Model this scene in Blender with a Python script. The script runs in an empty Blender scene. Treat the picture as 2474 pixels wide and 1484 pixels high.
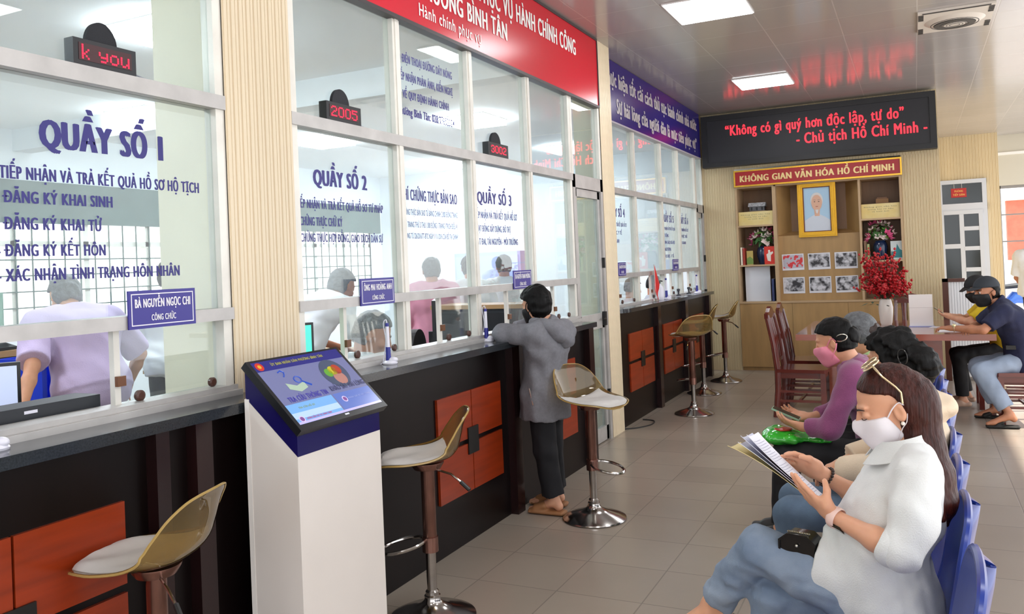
import bpy, bmesh, math, random
import numpy as np
from mathutils import Vector, Matrix
C = bpy.context.scene.collection
SC = bpy.context.scene
R = random.Random(7)
V = Vector
PI = math.pi

# ---------------------------------------------------------------- camera
cam_d = bpy.data.cameras.new('camera'); cam = bpy.data.objects.new('camera', cam_d); C.objects.link(cam)
SC.camera = cam
YAW, PITCH, ROLL, FOC = 0.451286, 0.0105543, -0.0417632, 2010.3
_f = V((-math.sin(YAW)*math.cos(PITCH), math.cos(YAW)*math.cos(PITCH), math.sin(PITCH)))
_r = V((math.cos(YAW), math.sin(YAW), 0)); _u = _r.cross(_f)
_r2 = math.cos(ROLL)*_r + math.sin(ROLL)*_u; _u2 = -math.sin(ROLL)*_r + math.cos(ROLL)*_u
cam.matrix_world = Matrix(((_r2.x, _u2.x, -_f.x, 0), (_r2.y, _u2.y, -_f.y, 0), (_r2.z, _u2.z, -_f.z, 1.55), (0, 0, 0, 1)))
cam_d.sensor_width = 36; cam_d.sensor_fit = 'HORIZONTAL'; cam_d.lens = FOC*36/2474
cam_d.shift_y = -(742-621.68)/2474
cam_d.clip_start = 0.05; cam_d.clip_end = 200

# ---------------------------------------------------------------- world, sun, exposure
W = bpy.data.worlds.new('sky'); SC.world = W; W.use_nodes = True
bg = W.node_tree.nodes['Background']; bg.inputs[0].default_value = (0.95, 0.965, 1.0, 1); bg.inputs[1].default_value = 1.5
sun_d = bpy.data.lights.new('sun', 'SUN'); sun_d.energy = 5.0; sun_d.angle = 0.02; sun_d.color = (1, 0.95, 0.86)
sun = bpy.data.objects.new('sun', sun_d); C.objects.link(sun)
sun.rotation_euler = V((0.605, 0.16, 1.0)).to_track_quat('Z', 'Y').to_euler()
SC.view_settings.view_transform = 'Standard'; SC.view_settings.look = 'None'
SC.view_settings.gamma = 1; SC.view_settings.exposure = 0.75; SC.view_settings.use_curve_mapping = False
SC.cycles.max_bounces = 10; SC.cycles.transparent_max_bounces = 24; SC.cycles.diffuse_bounces = 5
SC.cycles.caustics_reflective = False; SC.cycles.caustics_refractive = False
SC.cycles.sample_clamp_indirect = 6

# ---------------------------------------------------------------- materials
def srgb(h):
    if isinstance(h, str):
        c = [int(h[i:i+2], 16)/255 for i in (0, 2, 4)]
    else: c = h
    return tuple(((x/12.92) if x <= .04045 else ((x+.055)/1.055)**2.4) for x in c) + (1,)
MATS = {}
def mat(name, col, rough=.5, metal=0, spec=.5, noise=0, nscale=20, bump=0, bscale=60, trans=0, alpha=1, emit=0, coat=0, stretch=None, sheen=0, col2=None, sss=0):
    if name in MATS: return MATS[name]
    m = bpy.data.materials.new(name); m.use_nodes = True; MATS[name] = m
    nt = m.node_tree; b = nt.nodes['Principled BSDF']; c = srgb(col)
    b.inputs['Base Color'].default_value = c; b.inputs['Roughness'].default_value = rough
    b.inputs['Metallic'].default_value = metal; b.inputs['Specular IOR Level'].default_value = spec
    if trans: b.inputs['Transmission Weight'].default_value = trans
    if alpha < 1: b.inputs['Alpha'].default_value = alpha
    if coat: b.inputs['Coat Weight'].default_value = coat; b.inputs['Coat Roughness'].default_value = .08
    if sheen: b.inputs['Sheen Weight'].default_value = sheen
    if sss: b.inputs['Subsurface Weight'].default_value = sss; b.inputs['Subsurface Radius'].default_value = (.012, .004, .002); b.inputs['Subsurface Scale'].default_value = 1
    if emit: b.inputs['Emission Color'].default_value = c; b.inputs['Emission Strength'].default_value = emit
    tc = mp = None
    if noise or bump or col2:
        tc = nt.nodes.new('ShaderNodeTexCoord'); mp = nt.nodes.new('ShaderNodeMapping')
        nt.links.new(tc.outputs['Object'], mp.inputs[0])
        if stretch: mp.inputs['Scale'].default_value = stretch
    if noise or col2:
        n = nt.nodes.new('ShaderNodeTexNoise'); n.inputs['Scale'].default_value = nscale; n.inputs['Detail'].default_value = 5
        nt.links.new(mp.outputs[0], n.inputs[0])
        cr = nt.nodes.new('ShaderNodeValToRGB')
        c2 = srgb(col2) if col2 else tuple(max(0, x*(1-noise)) for x in c[:3]) + (1,)
        c1 = c if col2 else tuple(min(1, x*(1+noise*.6)) for x in c[:3]) + (1,)
        cr.color_ramp.elements[0].color = c2; cr.color_ramp.elements[1].color = c1
        cr.color_ramp.elements[0].position = .32; cr.color_ramp.elements[1].position = .68
        nt.links.new(n.outputs['Fac'], cr.inputs[0]); nt.links.new(cr.outputs[0], b.inputs['Base Color'])
    if bump:
        n2 = nt.nodes.new('ShaderNodeTexNoise'); n2.inputs['Scale'].default_value = bscale; n2.inputs['Detail'].default_value = 4
        nt.links.new(mp.outputs[0], n2.inputs[0])
        bp = nt.nodes.new('ShaderNodeBump'); bp.inputs['Strength'].default_value = bump; bp.inputs['Distance'].default_value = .01
        nt.links.new(n2.outputs['Fac'], bp.inputs['Height']); nt.links.new(bp.outputs[0], b.inputs['Normal'])
    return m

def node(nt, t, **kw):
    n = nt.nodes.new(t)
    for k, v in kw.items(): setattr(n, k, v)
    return n

def glass_mat(name, tint, haze, hazecol=(.93, .97, .97), refl=1.0, rough=.0):
    m = bpy.data.materials.new(name); m.use_nodes = True; nt = m.node_tree; nt.nodes.clear()
    out = node(nt, 'ShaderNodeOutputMaterial'); tr = node(nt, 'ShaderNodeBsdfTransparent'); tr.inputs[0].default_value = srgb(tint)
    gl = node(nt, 'ShaderNodeBsdfGlossy'); gl.inputs['Roughness'].default_value = rough
    df = node(nt, 'ShaderNodeBsdfDiffuse'); df.inputs[0].default_value = (*hazecol, 1)
    tl = node(nt, 'ShaderNodeBsdfTranslucent'); tl.inputs[0].default_value = (*hazecol, 1)
    ad = node(nt, 'ShaderNodeMixShader'); ad.inputs[0].default_value = .5
    nt.links.new(df.outputs[0], ad.inputs[1]); nt.links.new(tl.outputs[0], ad.inputs[2])
    mh = node(nt, 'ShaderNodeMixShader')
    tc = node(nt, 'ShaderNodeTexCoord'); nz = node(nt, 'ShaderNodeTexNoise'); nz.inputs['Scale'].default_value = 3; nz.inputs['Detail'].default_value = 6
    nt.links.new(tc.outputs['Object'], nz.inputs[0])
    mr = node(nt, 'ShaderNodeMapRange'); mr.inputs['From Min'].default_value = .35; mr.inputs['From Max'].default_value = .7
    mr.inputs['To Min'].default_value = haze*.6; mr.inputs['To Max'].default_value = haze*1.5
    nt.links.new(nz.outputs['Fac'], mr.inputs['Value']); nt.links.new(mr.outputs[0], mh.inputs[0])
    nt.links.new(tr.outputs[0], mh.inputs[1]); nt.links.new(ad.outputs[0], mh.inputs[2])
    lw = node(nt, 'ShaderNodeLayerWeight'); lw.inputs['Blend'].default_value = .5
    pw = node(nt, 'ShaderNodeMath', operation='POWER'); pw.inputs[1].default_value = 4.0
    nt.links.new(lw.outputs['Facing'], pw.inputs[0])
    ma = node(nt, 'ShaderNodeMath', operation='MULTIPLY_ADD'); ma.inputs[1].default_value = .9*refl; ma.inputs[2].default_value = .045*refl
    nt.links.new(pw.outputs[0], ma.inputs[0])
    mx = node(nt, 'ShaderNodeMixShader'); nt.links.new(ma.outputs[0], mx.inputs[0])
    nt.links.new(mh.outputs[0], mx.inputs[1]); nt.links.new(gl.outputs[0], mx.inputs[2]); nt.links.new(mx.outputs[0], out.inputs[0])
    MATS[name] = m
    return m

# ---------------------------------------------------------------- objects
def tag(o, label=None, cat=None, group=None, kind=None):
    if label: o['label'] = label
    if cat: o['category'] = cat
    if group: o['group'] = group
    if kind: o['kind'] = kind
    return o
def empty(name, loc=(0, 0, 0), rz=0, label=None, cat=None, group=None, kind=None):
    o = bpy.data.objects.new(name, None); C.objects.link(o); o.location = loc; o.rotation_euler = (0, 0, rz)
    o.empty_display_size = .1
    return tag(o, label, cat, group, kind)
def link(name, me, m=None, parent=None, smooth=False):
    o = bpy.data.objects.new(name, me); C.objects.link(o)
    if m is not None:
        for x in (m if isinstance(m, (list, tuple)) else [m]): me.materials.append(x)
    if smooth:
        me.polygons.foreach_set('use_smooth', [True]*len(me.polygons))
    if parent: o.parent = parent
    return o
class MB:
    """collects simple shapes into one mesh"""
    def __init__(s): s.bm = bmesh.new(); s.mi = 0
    def _mi(s, fs):
        if s.mi:
            for f in fs: f.material_index = s.mi
    def box(s, x0, x1, y0, y1, z0, z1):
        vs = [s.bm.verts.new(p) for p in ((x0, y0, z0), (x1, y0, z0), (x1, y1, z0), (x0, y1, z0), (x0, y0, z1), (x1, y0, z1), (x1, y1, z1), (x0, y1, z1))]
        fs = [s.bm.faces.new([vs[i] for i in q]) for q in ((0, 3, 2, 1), (4, 5, 6, 7), (0, 1, 5, 4), (1, 2, 6, 5), (2, 3, 7, 6), (3, 0, 4, 7))]
        s._mi(fs); return s
    def obox(s, c, ax, ay, az, dx, dy, dz):
        c = V(c); ax, ay, az = V(ax), V(ay), V(az)
        vs = [s.bm.verts.new(c+ax*(dx*a)+ay*(dy*b)+az*(dz*d)) for a, b, d in ((-.5, -.5, -.5), (.5, -.5, -.5), (.5, .5, -.5), (-.5, .5, -.5), (-.5, -.5, .5), (.5, -.5, .5), (.5, .5, .5), (-.5, .5, .5))]
        fs = [s.bm.faces.new([vs[i] for i in q]) for q in ((0, 3, 2, 1), (4, 5, 6, 7), (0, 1, 5, 4), (1, 2, 6, 5), (2, 3, 7, 6), (3, 0, 4, 7))]
        s._mi(fs); return s
    def quad(s, *ps):
        f = s.bm.faces.new([s.bm.verts.new(p) for p in ps]); s._mi([f]); return s
    def prism(s, prof, axis, a, b):
        """prof: 2-D outline, extruded along axis from a to b"""
        def P(u, v, w): return {'x': (w, u, v), 'y': (u, w, v), 'z': (u, v, w)}[axis]
        A = [s.bm.verts.new(P(u, v, a)) for u, v in prof]; B = [s.bm.verts.new(P(u, v, b)) for u, v in prof]
        n = len(prof); fs = [s.bm.faces.new(A), s.bm.faces.new(B[::-1])]
        fs += [s.bm.faces.new((A[i], B[i], B[(i+1) % n], A[(i+1) % n])) for i in range(n)]
        s._mi(fs); return s
    def tube(s, pts, rad, n=10, closed=False, caps=True, flat=1.0, up=None):
        pts = [V(p) for p in pts]; N = len(pts)
        rads = rad if isinstance(rad, (list, tuple)) else [rad]*N
        rings = []; prev = None
        for i in range(N):
            if closed: t = pts[(i+1) % N]-pts[i-1]
            else: t = pts[min(i+1, N-1)]-pts[max(i-1, 0)]
            if t.length < 1e-9: t = V((0, 0, 1))
            t.normalize()
            if prev is None:
                a = V(up) if up is not None else (V((0, 0, 1)) if abs(t.z) < .9 else V((1, 0, 0)))
            else: a = prev
            b = t.cross(a).normalized(); a = b.cross(t).normalized(); prev = a
            rings.append([s.bm.verts.new(pts[i]+(a*math.cos(2*PI*k/n)*flat+b*math.sin(2*PI*k/n))*rads[i]) for k in range(n)])
        M_ = N if closed else N-1; fs = []
        for i in range(M_):
            A, B = rings[i], rings[(i+1) % N]
            for k in range(n): fs.append(s.bm.faces.new((A[k], A[(k+1) % n], B[(k+1) % n], B[k])))
        if caps and not closed: fs.append(s.bm.faces.new(rings[0][::-1])); fs.append(s.bm.faces.new(rings[-1]))
        s._mi(fs); return s
    def lathe(s, prof, c=(0, 0, 0), n=32, axis='z'):
        c = V(c); rings = []
        def P(r, h, a):
            if axis == 'z': return c+V((r*math.cos(a), r*math.sin(a), h))
            if axis == 'x': return c+V((h, r*math.cos(a), r*math.sin(a)))
            return c+V((r*math.cos(a), h, r*math.sin(a)))
        for r, h in prof:
            rings.append([s.bm.verts.new(P(max(r, 1e-4), h, 2*PI*k/n)) for k in range(n)])
        fs = []
        for A, B in zip(rings, rings[1:]):
            for k in range(n): fs.append(s.bm.faces.new((A[k], A[(k+1) % n], B[(k+1) % n], B[k])))
        fs.append(s.bm.faces.new(rings[0][::-1])); fs.append(s.bm.faces.new(rings[-1]))
        s._mi(fs); return s
    def ball(s, c, r, n=12, scale=(1, 1, 1), rot=None):
        M_ = Matrix.Translation(c) @ (rot.to_4x4() if rot else Matrix.Identity(4)) @ Matrix.Diagonal((r*scale[0], r*scale[1], r*scale[2], 1))
        g = bmesh.ops.create_uvsphere(s.bm, u_segments=n, v_segments=max(6, n*2//3), radius=1, matrix=M_)
        s._mi({f for v in g['verts'] for f in v.link_faces}); return s
    def build(s, name, m, parent=None, smooth=False, bevel=0, seg=2):
        if bevel:
            es = [e for e in s.bm.edges if len(e.link_faces) == 2 and e.calc_face_angle(0) > .5]
            bmesh.ops.bevel(s.bm, geom=es, offset=bevel, segments=seg, affect='EDGES', profile=.6)
        bmesh.ops.recalc_face_normals(s.bm, faces=s.bm.faces)
        me = bpy.data.meshes.new(name); s.bm.to_mesh(me); s.bm.free()
        o = link(name, me, m, parent)
        if smooth:
            me.polygons.foreach_set('use_smooth', [True]*len(me.polygons))
            try: me.set_sharp_from_angle(angle=math.radians(40))
            except Exception: pass
        return o
def box(name, m, parent, x0, x1, y0, y1, z0, z1, bevel=0):
    return MB().box(x0, x1, y0, y1, z0, z1).build(name, m, parent, bevel=bevel, smooth=bool(bevel))
def copy_tree(o, parent=None):
    c = o.copy(); C.objects.link(c)
    if parent: c.parent = parent
    for ch in list(o.children): copy_tree(ch, c)
    return c

def text_mesh(body):
    cu = bpy.data.curves.new('lettering', 'FONT'); cu.body = body; cu.size = 1.0; cu.resolution_u = 3; cu.space_character = 1.13; cu.space_word = 1.15; cu.fill_mode = 'FRONT'
    o = bpy.data.objects.new('lettering', cu)
    me = o.to_mesh()
    n = len(me.vertices); co = np.empty(n*3); me.vertices.foreach_get('co', co); co = co.reshape(-1, 3)[:, :2].copy()
    tris = [tuple(p.vertices) for p in me.polygons]
    o.to_mesh_clear(); bpy.data.objects.remove(o); bpy.data.curves.remove(cu)
    return co, tris
_TW = {}
def text_w(body):
    if body not in _TW:
        co, _ = text_mesh(body); _TW[body] = (co[:, 0].min(), co[:, 0].max()) if len(co) else (0, 0)
    return _TW[body]
HOOK = dict(zip('ƠỜỚỞỠỢơờớởỡợ', 'OÒÓỎÕỌoòóỏõọ'))
CAPH = None
def text_at(name, parent, m, txt, origin, ux, uy, width=None, cap=None, bold=.035, anchor='l'):
    """flat lettering: cap height and total width in metres; origin = left end of the baseline (or centre with anchor c)"""
    global CAPH
    if CAPH is None: CAPH = text_mesh('H')[0][:, 1].max()
    base = ''.join(HOOK.get(c, 'D' if c == 'Đ' else c) for c in txt)
    co, fs = text_mesh(base); V_ = [tuple(p) for p in co]
    def rect(x0, x1, y0, y1, sl=0):
        k = len(V_); V_.extend([(x0, y0), (x1, y0), (x1+sl, y1), (x0+sl, y1)]); fs.append((k, k+1, k+2, k+3))
    for i, c in enumerate(txt):
        if c == 'Đ' or c in HOOK:
            xr = text_w(base[:i+1])[1]; a, b = text_w(base[i]); w = b-a
            if c == 'Đ': rect(xr-w-.15, xr-w+.30, CAPH*.455, CAPH*.565)
            elif c in 'ƠỜỚỞỠỢ': rect(xr-.09, xr+.02, CAPH*.78, CAPH*.9, .0); rect(xr-.01, xr+.06, CAPH*.84, CAPH*1.06)
            else: rect(xr-.07, xr+.02, CAPH*.55, CAPH*.64); rect(xr-.01, xr+.05, CAPH*.58, CAPH*.78)
    co = np.array(V_); mn, mx = co.min(0), co.max(0); w = mx[0]-mn[0]
    sy = cap/CAPH if cap else width/w; sx = width/w if width else sy
    b = bold*CAPH*min(sx, sy*.8); N = len(co)
    x = (co[:, 0]-mn[0])*sx; y = co[:, 1]*sy
    if anchor == 'c': x = x-w*sx/2; y = y-CAPH*sy/2
    ux, uy = np.array(ux, float), np.array(uy, float); P = []; F_ = []
    sh = [(-b, 0), (-b*.5, b*.2), (0, 0), (b*.5, b*.2), (b, 0)] if bold else [(0, 0)]
    for q, (dx, dy) in enumerate(sh):
        P.append(np.array(origin, float)+np.outer(x+dx, ux)+np.outer(y+dy, uy)+np.cross(ux, uy)*(.00005*q)); F_ += [tuple(i+q*N for i in f) for f in fs]
    me = bpy.data.meshes.new(name); me.from_pydata(np.concatenate(P).tolist(), [], F_)
    return link(name, me, m, parent)
# ================================================================ SETTING
CREAM = mat('cream_panel', 'e1d1b4', rough=.38, spec=.4, noise=.08, nscale=3, stretch=(1, 1, .1))
WALLP = mat('beige_panel', 'd3c19c', rough=.45, spec=.35, noise=.07, nscale=3, stretch=(1, 1, .1))
WHITEW = mat('white_wall', 'dfe4e4', rough=.7)
ALU = mat('aluminium', 'b9b6b3', rough=.38, metal=.25, noise=.12, nscale=9)
ALUW = mat('pale_aluminium', 'e2dfd6', rough=.4, metal=.1, noise=.08, nscale=7)
GLASS = glass_mat('partition_glass', (.97, .99, .985), .05)
GLASS2 = glass_mat('hazy_glass', (.93, .97, .95), .14)
BLUE = mat('blue_vinyl', '1d1470', rough=.35)
ZC = 3.52
OW0 = mat('office_wall', 'e9eef2', rough=.75)

def ribbed(name, m, y0, y1, z0, z1, x=None, pitch=.034, depth=.006, yf=None, parent=None, kind='structure', back=.02):
    """panel with vertical grooves; faces +x at x when yf is None, else faces -y at y=yf (then y0,y1 are x)"""
    n = max(1, round((y1-y0)/pitch)); p = (y1-y0)/n; prof = []
    for i in range(n):
        a = y0+i*p
        prof += [(a, 0), (a+p*.10, -depth), (a+p*.22, 0), (a+p*.60, 0), (a+p*.66, -depth*.5), (a+p*.72, 0)]
    prof.append((y1, 0))
    mb = MB()
    A = [(u, d) for u, d in prof]
    if yf is None:
        pr = [(x+d, u) for u, d in A]+[(x-back, y1), (x-back, y0)]
    else:
        pr = [(u, yf-d) for u, d in A]+[(y1, yf+back), (y0, yf+back)]
    mb.prism(pr, 'z', z0, z1)
    o = mb.build(name, m, parent)
    if kind and not parent: o['kind'] = kind
    return o

# floor with 0.42 m tiles
def tile_mat(name, col, col2, sx, sy, ox, oy, mortar, rough, groutcol, bump=.3, noise_s=1.2, spec=.5):
    m = bpy.data.materials.new(name); m.use_nodes = True; nt = m.node_tree; b = nt.nodes['Principled BSDF']
    b.inputs['Roughness'].default_value = rough; b.inputs['Specular IOR Level'].default_value = spec
    tc = node(nt, 'ShaderNodeTexCoord'); mp = node(nt, 'ShaderNodeMapping')
    mp.inputs['Location'].default_value = (ox, oy, 0); nt.links.new(tc.outputs['Object'], mp.inputs[0])
    br = node(nt, 'ShaderNodeTexBrick'); br.offset = 0; br.squash = 1
    br.inputs['Scale'].default_value = 1; br.inputs['Brick Width'].default_value = sx; br.inputs['Row Height'].default_value = sy
    br.inputs['Mortar Size'].default_value = mortar; br.inputs['Mortar Smooth'].default_value = .3; br.inputs['Bias'].default_value = 0
    br.inputs['Color1'].default_value = srgb(col); br.inputs['Color2'].default_value = srgb(col2); br.inputs['Mortar'].default_value = srgb(groutcol)
    nt.links.new(mp.outputs[0], br.inputs[0])
    nz = node(nt, 'ShaderNodeTexNoise'); nz.inputs['Scale'].default_value = noise_s; nz.inputs['Detail'].default_value = 8; nt.links.new(tc.outputs['Object'], nz.inputs[0])
    mr = node(nt, 'ShaderNodeMapRange'); mr.inputs['To Min'].default_value = .82; mr.inputs['To Max'].default_value = 1.12; nt.links.new(nz.outputs['Fac'], mr.inputs['Value'])
    vm = node(nt, 'ShaderNodeVectorMath', operation='SCALE'); nt.links.new(br.outputs['Color'], vm.inputs[0]); nt.links.new(mr.outputs[0], vm.inputs['Scale'])
    nt.links.new(vm.outputs[0], b.inputs['Base Color'])
    iv = node(nt, 'ShaderNodeMath', operation='SUBTRACT'); iv.inputs[0].default_value = 1; nt.links.new(br.outputs['Fac'], iv.inputs[1])
    bp = node(nt, 'ShaderNodeBump'); bp.inputs['Strength'].default_value = bump; bp.inputs['Distance'].default_value = .004
    nt.links.new(iv.outputs[0], bp.inputs['Height']); nt.links.new(bp.outputs[0], b.inputs['Normal'])
    return m
FLOOR = tile_mat('floor_tiles', 'a69a8d', '9f9386', .42, .42, 1.18+.0, .0+.15, .0035, .26, '8b8076')
tag(box('floor', FLOOR, None, -9.1, 3.4, -4, 17.6, -.12, 0), kind='structure')
CEIL = tile_mat('ceiling_panels', 'aaa5a3', 'a6a19f', .602, .62, 1.106, -6.28, .006, .16, 'b9b4b0', bump=.25, noise_s=.6, spec=.55)
cl = box('ceiling', CEIL, None, -2.75, 2.75, -4, 17.6, ZC, ZC+.12); cl['kind'] = 'structure'
# ---- back wall round the display cabinet, side return, far wall
YB = 11.56
wb = empty('wall_back', (0, 0, 0), kind='structure')
ribbed('panel', WALLP, -2.66, -2.185, 0, 2.74, yf=YB, parent=wb)
ribbed('panel', WALLP, -.122, .312, 0, 2.74, yf=YB, parent=wb)
ribbed('panel', WALLP, -2.66, .312, 2.74, ZC, yf=YB, parent=wb)
tag(box('wall_right', WALLP, None, .272, .312, YB+.021, 16.7, 0, ZC), kind='structure')
tag(box('wall_back', WHITEW, None, -2.66, .271, 12.14, 12.2, 0, ZC), kind='structure')
# far wall with the glazed door
wf = empty('wall_far', (0, 0, 0), kind='structure')
ribbed('panel', WALLP, .313, .42, 0, ZC, yf=16.7, parent=wf, pitch=.05)
ribbed('panel', WALLP, 1.16, 1.36, 0, ZC, yf=16.7, parent=wf, pitch=.05)
ribbed('panel', WALLP, .42, 1.16, 2.74, ZC, yf=16.7, parent=wf, pitch=.05)
DW = mat('door_white', 'c9ced6', rough=.4)
DG = mat('dark_glass', '1d2628', rough=.12, spec=.6)
d3 = empty('door_3', (0, 16.7, 0), kind='structure')
mb = MB()
for a, b_, c_, d_ in ((.42, .47, 0, 2.74), (1.09, 1.16, 0, 2.74), (.42, 1.16, 2.67, 2.74), (.42, 1.16, 2.2, 2.32), (.72, .79, 0, 2.2), (.47, .79, 1.53, 1.61), (.79, 1.09, 1.84, 1.91), (.79, 1.09, 1.49, 1.56), (.79, 1.09, 1.12, 1.19), (.42, .48, 0, 2.2), (.48, 1.09, 0, .2), (1.02, 1.09, 0, 2.2), (.48, 1.09, 2.13, 2.2)):
    _e = .0012*len(mb.bm.verts)/8; mb.box(a, b_, -.05-_e, _e*.5, c_, d_)
mb.build('frame', DW, d3)
box('pane', DG, d3, .47, 1.09, -.03, -.02, 2.32, 2.67)
for a, b_, c_, d_ in ((.48, .72, 1.61, 2.13), (.48, .72, .2, 1.53), (.79, 1.02, 1.91, 2.13), (.79, 1.02, 1.56, 1.84), (.79, 1.02, 1.19, 1.49), (.79, 1.02, .2, 1.12)):
    box('pane', DG, d3, a, b_, -.03, -.02, c_, d_)
sg = empty('door_sign', (.73, 16.655, 2.51), 0, 'small red door sign with yellow words hanging in dark glass above the far door', 'sign')
box('board', mat('sign_red', 'b0201c', rough=.4), sg, -.12, .12, -.012, -.002, -.08, .08)
YEL = mat('sign_yellow', 'e8c060', rough=.4)
text_at('lettering', sg, YEL, 'PHÒNG', (0, -.0135, .03), (1, 0, 0), (0, 0, 1), width=.13, cap=.032, anchor='c')
text_at('lettering', sg, YEL, 'TIẾP DÂN', (0, -.0135, -.035), (1, 0, 0), (0, 0, 1), width=.18, cap=.032, anchor='c')
MB().tube([(-.07, -.006, .08), (-.07, -.006, .16)], .004).tube([(.05, -.006, .08), (.05, -.006, .16)], .004).build('hanger', ALU, sg)
# open back to the yard at the right: lintel, rolled-up shutter slats, bars
LINT = mat('lintel_paint', 'c9c4b4', rough=.5)
lt = tag(box('wall_lintel', LINT, None, 1.36, 3.4, 17.2, 17.5, 2.62, ZC), kind='structure')
tag(box('trim_1', mat('trim_white', 'f0eee8', rough=.4), None, 1.36, 3.4, 17.17, 17.2, 3.16, 3.21), kind='structure')
w4 = empty('window_4', (0, 17.3, 0), kind='structure')
mb = MB()
mb.box(1.36, 1.42, -.03, .03, 0, 2.62); mb.box(1.36, 3.4, -.03, .03, 2.57, 2.62)
for z in (2.1, 1.62): mb.box(1.42, 3.4, -.012, .012, z-.012, z+.012)
mb.build('frame', mat('grey_iron', '8d8a88', rough=.5), w4)
# left bulkhead above the partition glass
tag(box('wall_left', WALLP, None, -2.62, -2.52, .2, 2.5, 2.97, ZC), kind='structure')
tag(box('wall_left', WALLP, None, -2.62, -2.52, 2.9, 6.98, 2.97, ZC), kind='structure')
tag(box('wall_left', WALLP, None, -2.75, -2.66, 7.3, 11.56, 2.97, ZC), kind='structure')
tag(box('wall_left', WALLP, None, -2.62, -2.52, -4, .2, 0, ZC), kind='structure')
tag(box('wall_left_low', OW0, None, -2.555, -2.457, -.6, 2.504, 0, 1.087), kind='structure')
tag(box('wall_left_low', OW0, None, -2.555, -2.457, 2.901, 6.27, 0, 1.087), kind='structure')
tag(box('wall_left_low', OW0, None, -2.71, -2.606, 7.301, 11.15, 0, 1.087), kind='structure')
# ribbed columns between the counters
def column(name, y0, y1, xf, xb):
    c = empty(name, (0, 0, 0), kind='structure')
    ribbed('panel', CREAM, y0, y1, 0, ZC, x=xf, parent=c, pitch=.045, depth=.009)
    ribbed('panel', CREAM, xf-.06, xf-.004, 0, ZC, yf=y0, parent=c, pitch=.028, depth=.004)
    box('core', mat('column_cream', 'efe9d2', rough=.5), c, xb, xf-.02, y0+.004, y1, 0, ZC)
column('column_1', 2.505, 2.90, -2.462, -2.86)
column('column_2', 6.985, 7.30, -2.462, -2.72)

# ---------------------------------------------------------------- the glazed partition
GX = -2.5
def frame_box(mb, y0, y1, z0, z1, X, d=.035): mb.box(X-d, X+d, y0, y1, z0, z1)
def partition(name, X, y0, y1, muls, sashes, zt, ztop, zm=(1.385, 1.432), zs=1.088, rail2=(2.222, 2.278), haze=None):
    w = empty(name, (0, 0, 0), kind='structure'); hz = haze or {}
    e = [y0]+muls+[y1]; cells = []
    mb = MB(); frame_box(mb, y0, y1, *rail2, X, .04); frame_box(mb, y0, y1, zm[0], zm[1], X, .045)
    mb.build('rail', ALU, w, bevel=.004)
    mb = MB(); frame_box(mb, y0, y1, zs, zs+.038, X, .05); mb.box(X+.03, X+.075, y0, y1, zs-.002, zs+.02); mb.build('sill', ALU, w, bevel=.003)
    mb = MB(); frame_box(mb, y0, y1, ztop, ztop+.05, X, .035); mb.build('head', ALU, w)
    for k, y in enumerate(e):
        a, b_ = (y, y+.045) if k == 0 else ((y-.045, y) if k == len(e)-1 else (y-.034, y+.034))
        mb = MB()
        for z0_, z1_ in ((zs+.038, zm[0]), (zm[1], rail2[0]), (rail2[1], ztop)):
            frame_box(mb, a, b_, z0_, z1_, X, .03)
            if k not in (0, len(e)-1): mb.box(X+.03, X+.037, a+.018, b_-.018, z0_, z1_)
        mb.build('mullion', ALUW, w)
    panes = {}
    for k in range(len(e)-1):
        a = e[k]+(.045 if k == 0 else .034); b_ = e[k+1]-(.045 if k == len(e)-2 else .034)
        for lv, (z0_, z1_) in enumerate(((zm[1], rail2[0]), (rail2[1], ztop))):
            panes[k, lv] = box('pane', GLASS2 if (k, lv) in hz else GLASS, w, X-.003, X+.003, a, b_, z0_, z1_)
    for (y, yend) in sashes:     # sliding glass behind the opening
        s = box('sliding_sash', GLASS, w, X-.018, X-.013, y+.02, yend-.034, zs+.04, zm[0])
        mb = MB(); mb.box(X-.028, X-.004, y-.002, y+.022, zs+.038, zm[0]); mb.build('stile', ALUW, s)
        mb = MB(); mb.box(X-.003, X+.012, y-.002, y+.032, 1.19, 1.225); mb.build('latch', mat('latch_brown', '6b4226', rough=.4), s)
        for yy in ((y+.10, .02), (yend-.08, .018)):
            MB().lathe([(.0, 0), (yy[1], 0), (yy[1], .012), (.012, .016)], (X-.012, yy[0], zs+.056), 18, 'x').build('finger_pull', mat('pull_brown', '4a2a20', rough=.35), s)
    return w, panes
w1, p1 = partition('window_1', GX, .2, 2.505, [1.02], [(1.985, 2.505)], 3.52, 2.92)
w2, p2 = partition('window_2', GX, 2.90, 6.27, [3.775, 4.595, 5.465], [(3.27, 3.775), (4.17, 4.595), (5.06, 5.465), (5.86, 6.25)], 3.52, 2.92)
w3, p3 = partition('window_3', -2.65, 7.3, 11.15, [8.44, 9.46, 10.24], [(7.87, 8.44), (8.98, 9.46), (9.84, 10.24), (10.7, 11.1)], 3.52, 2.92)
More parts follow.
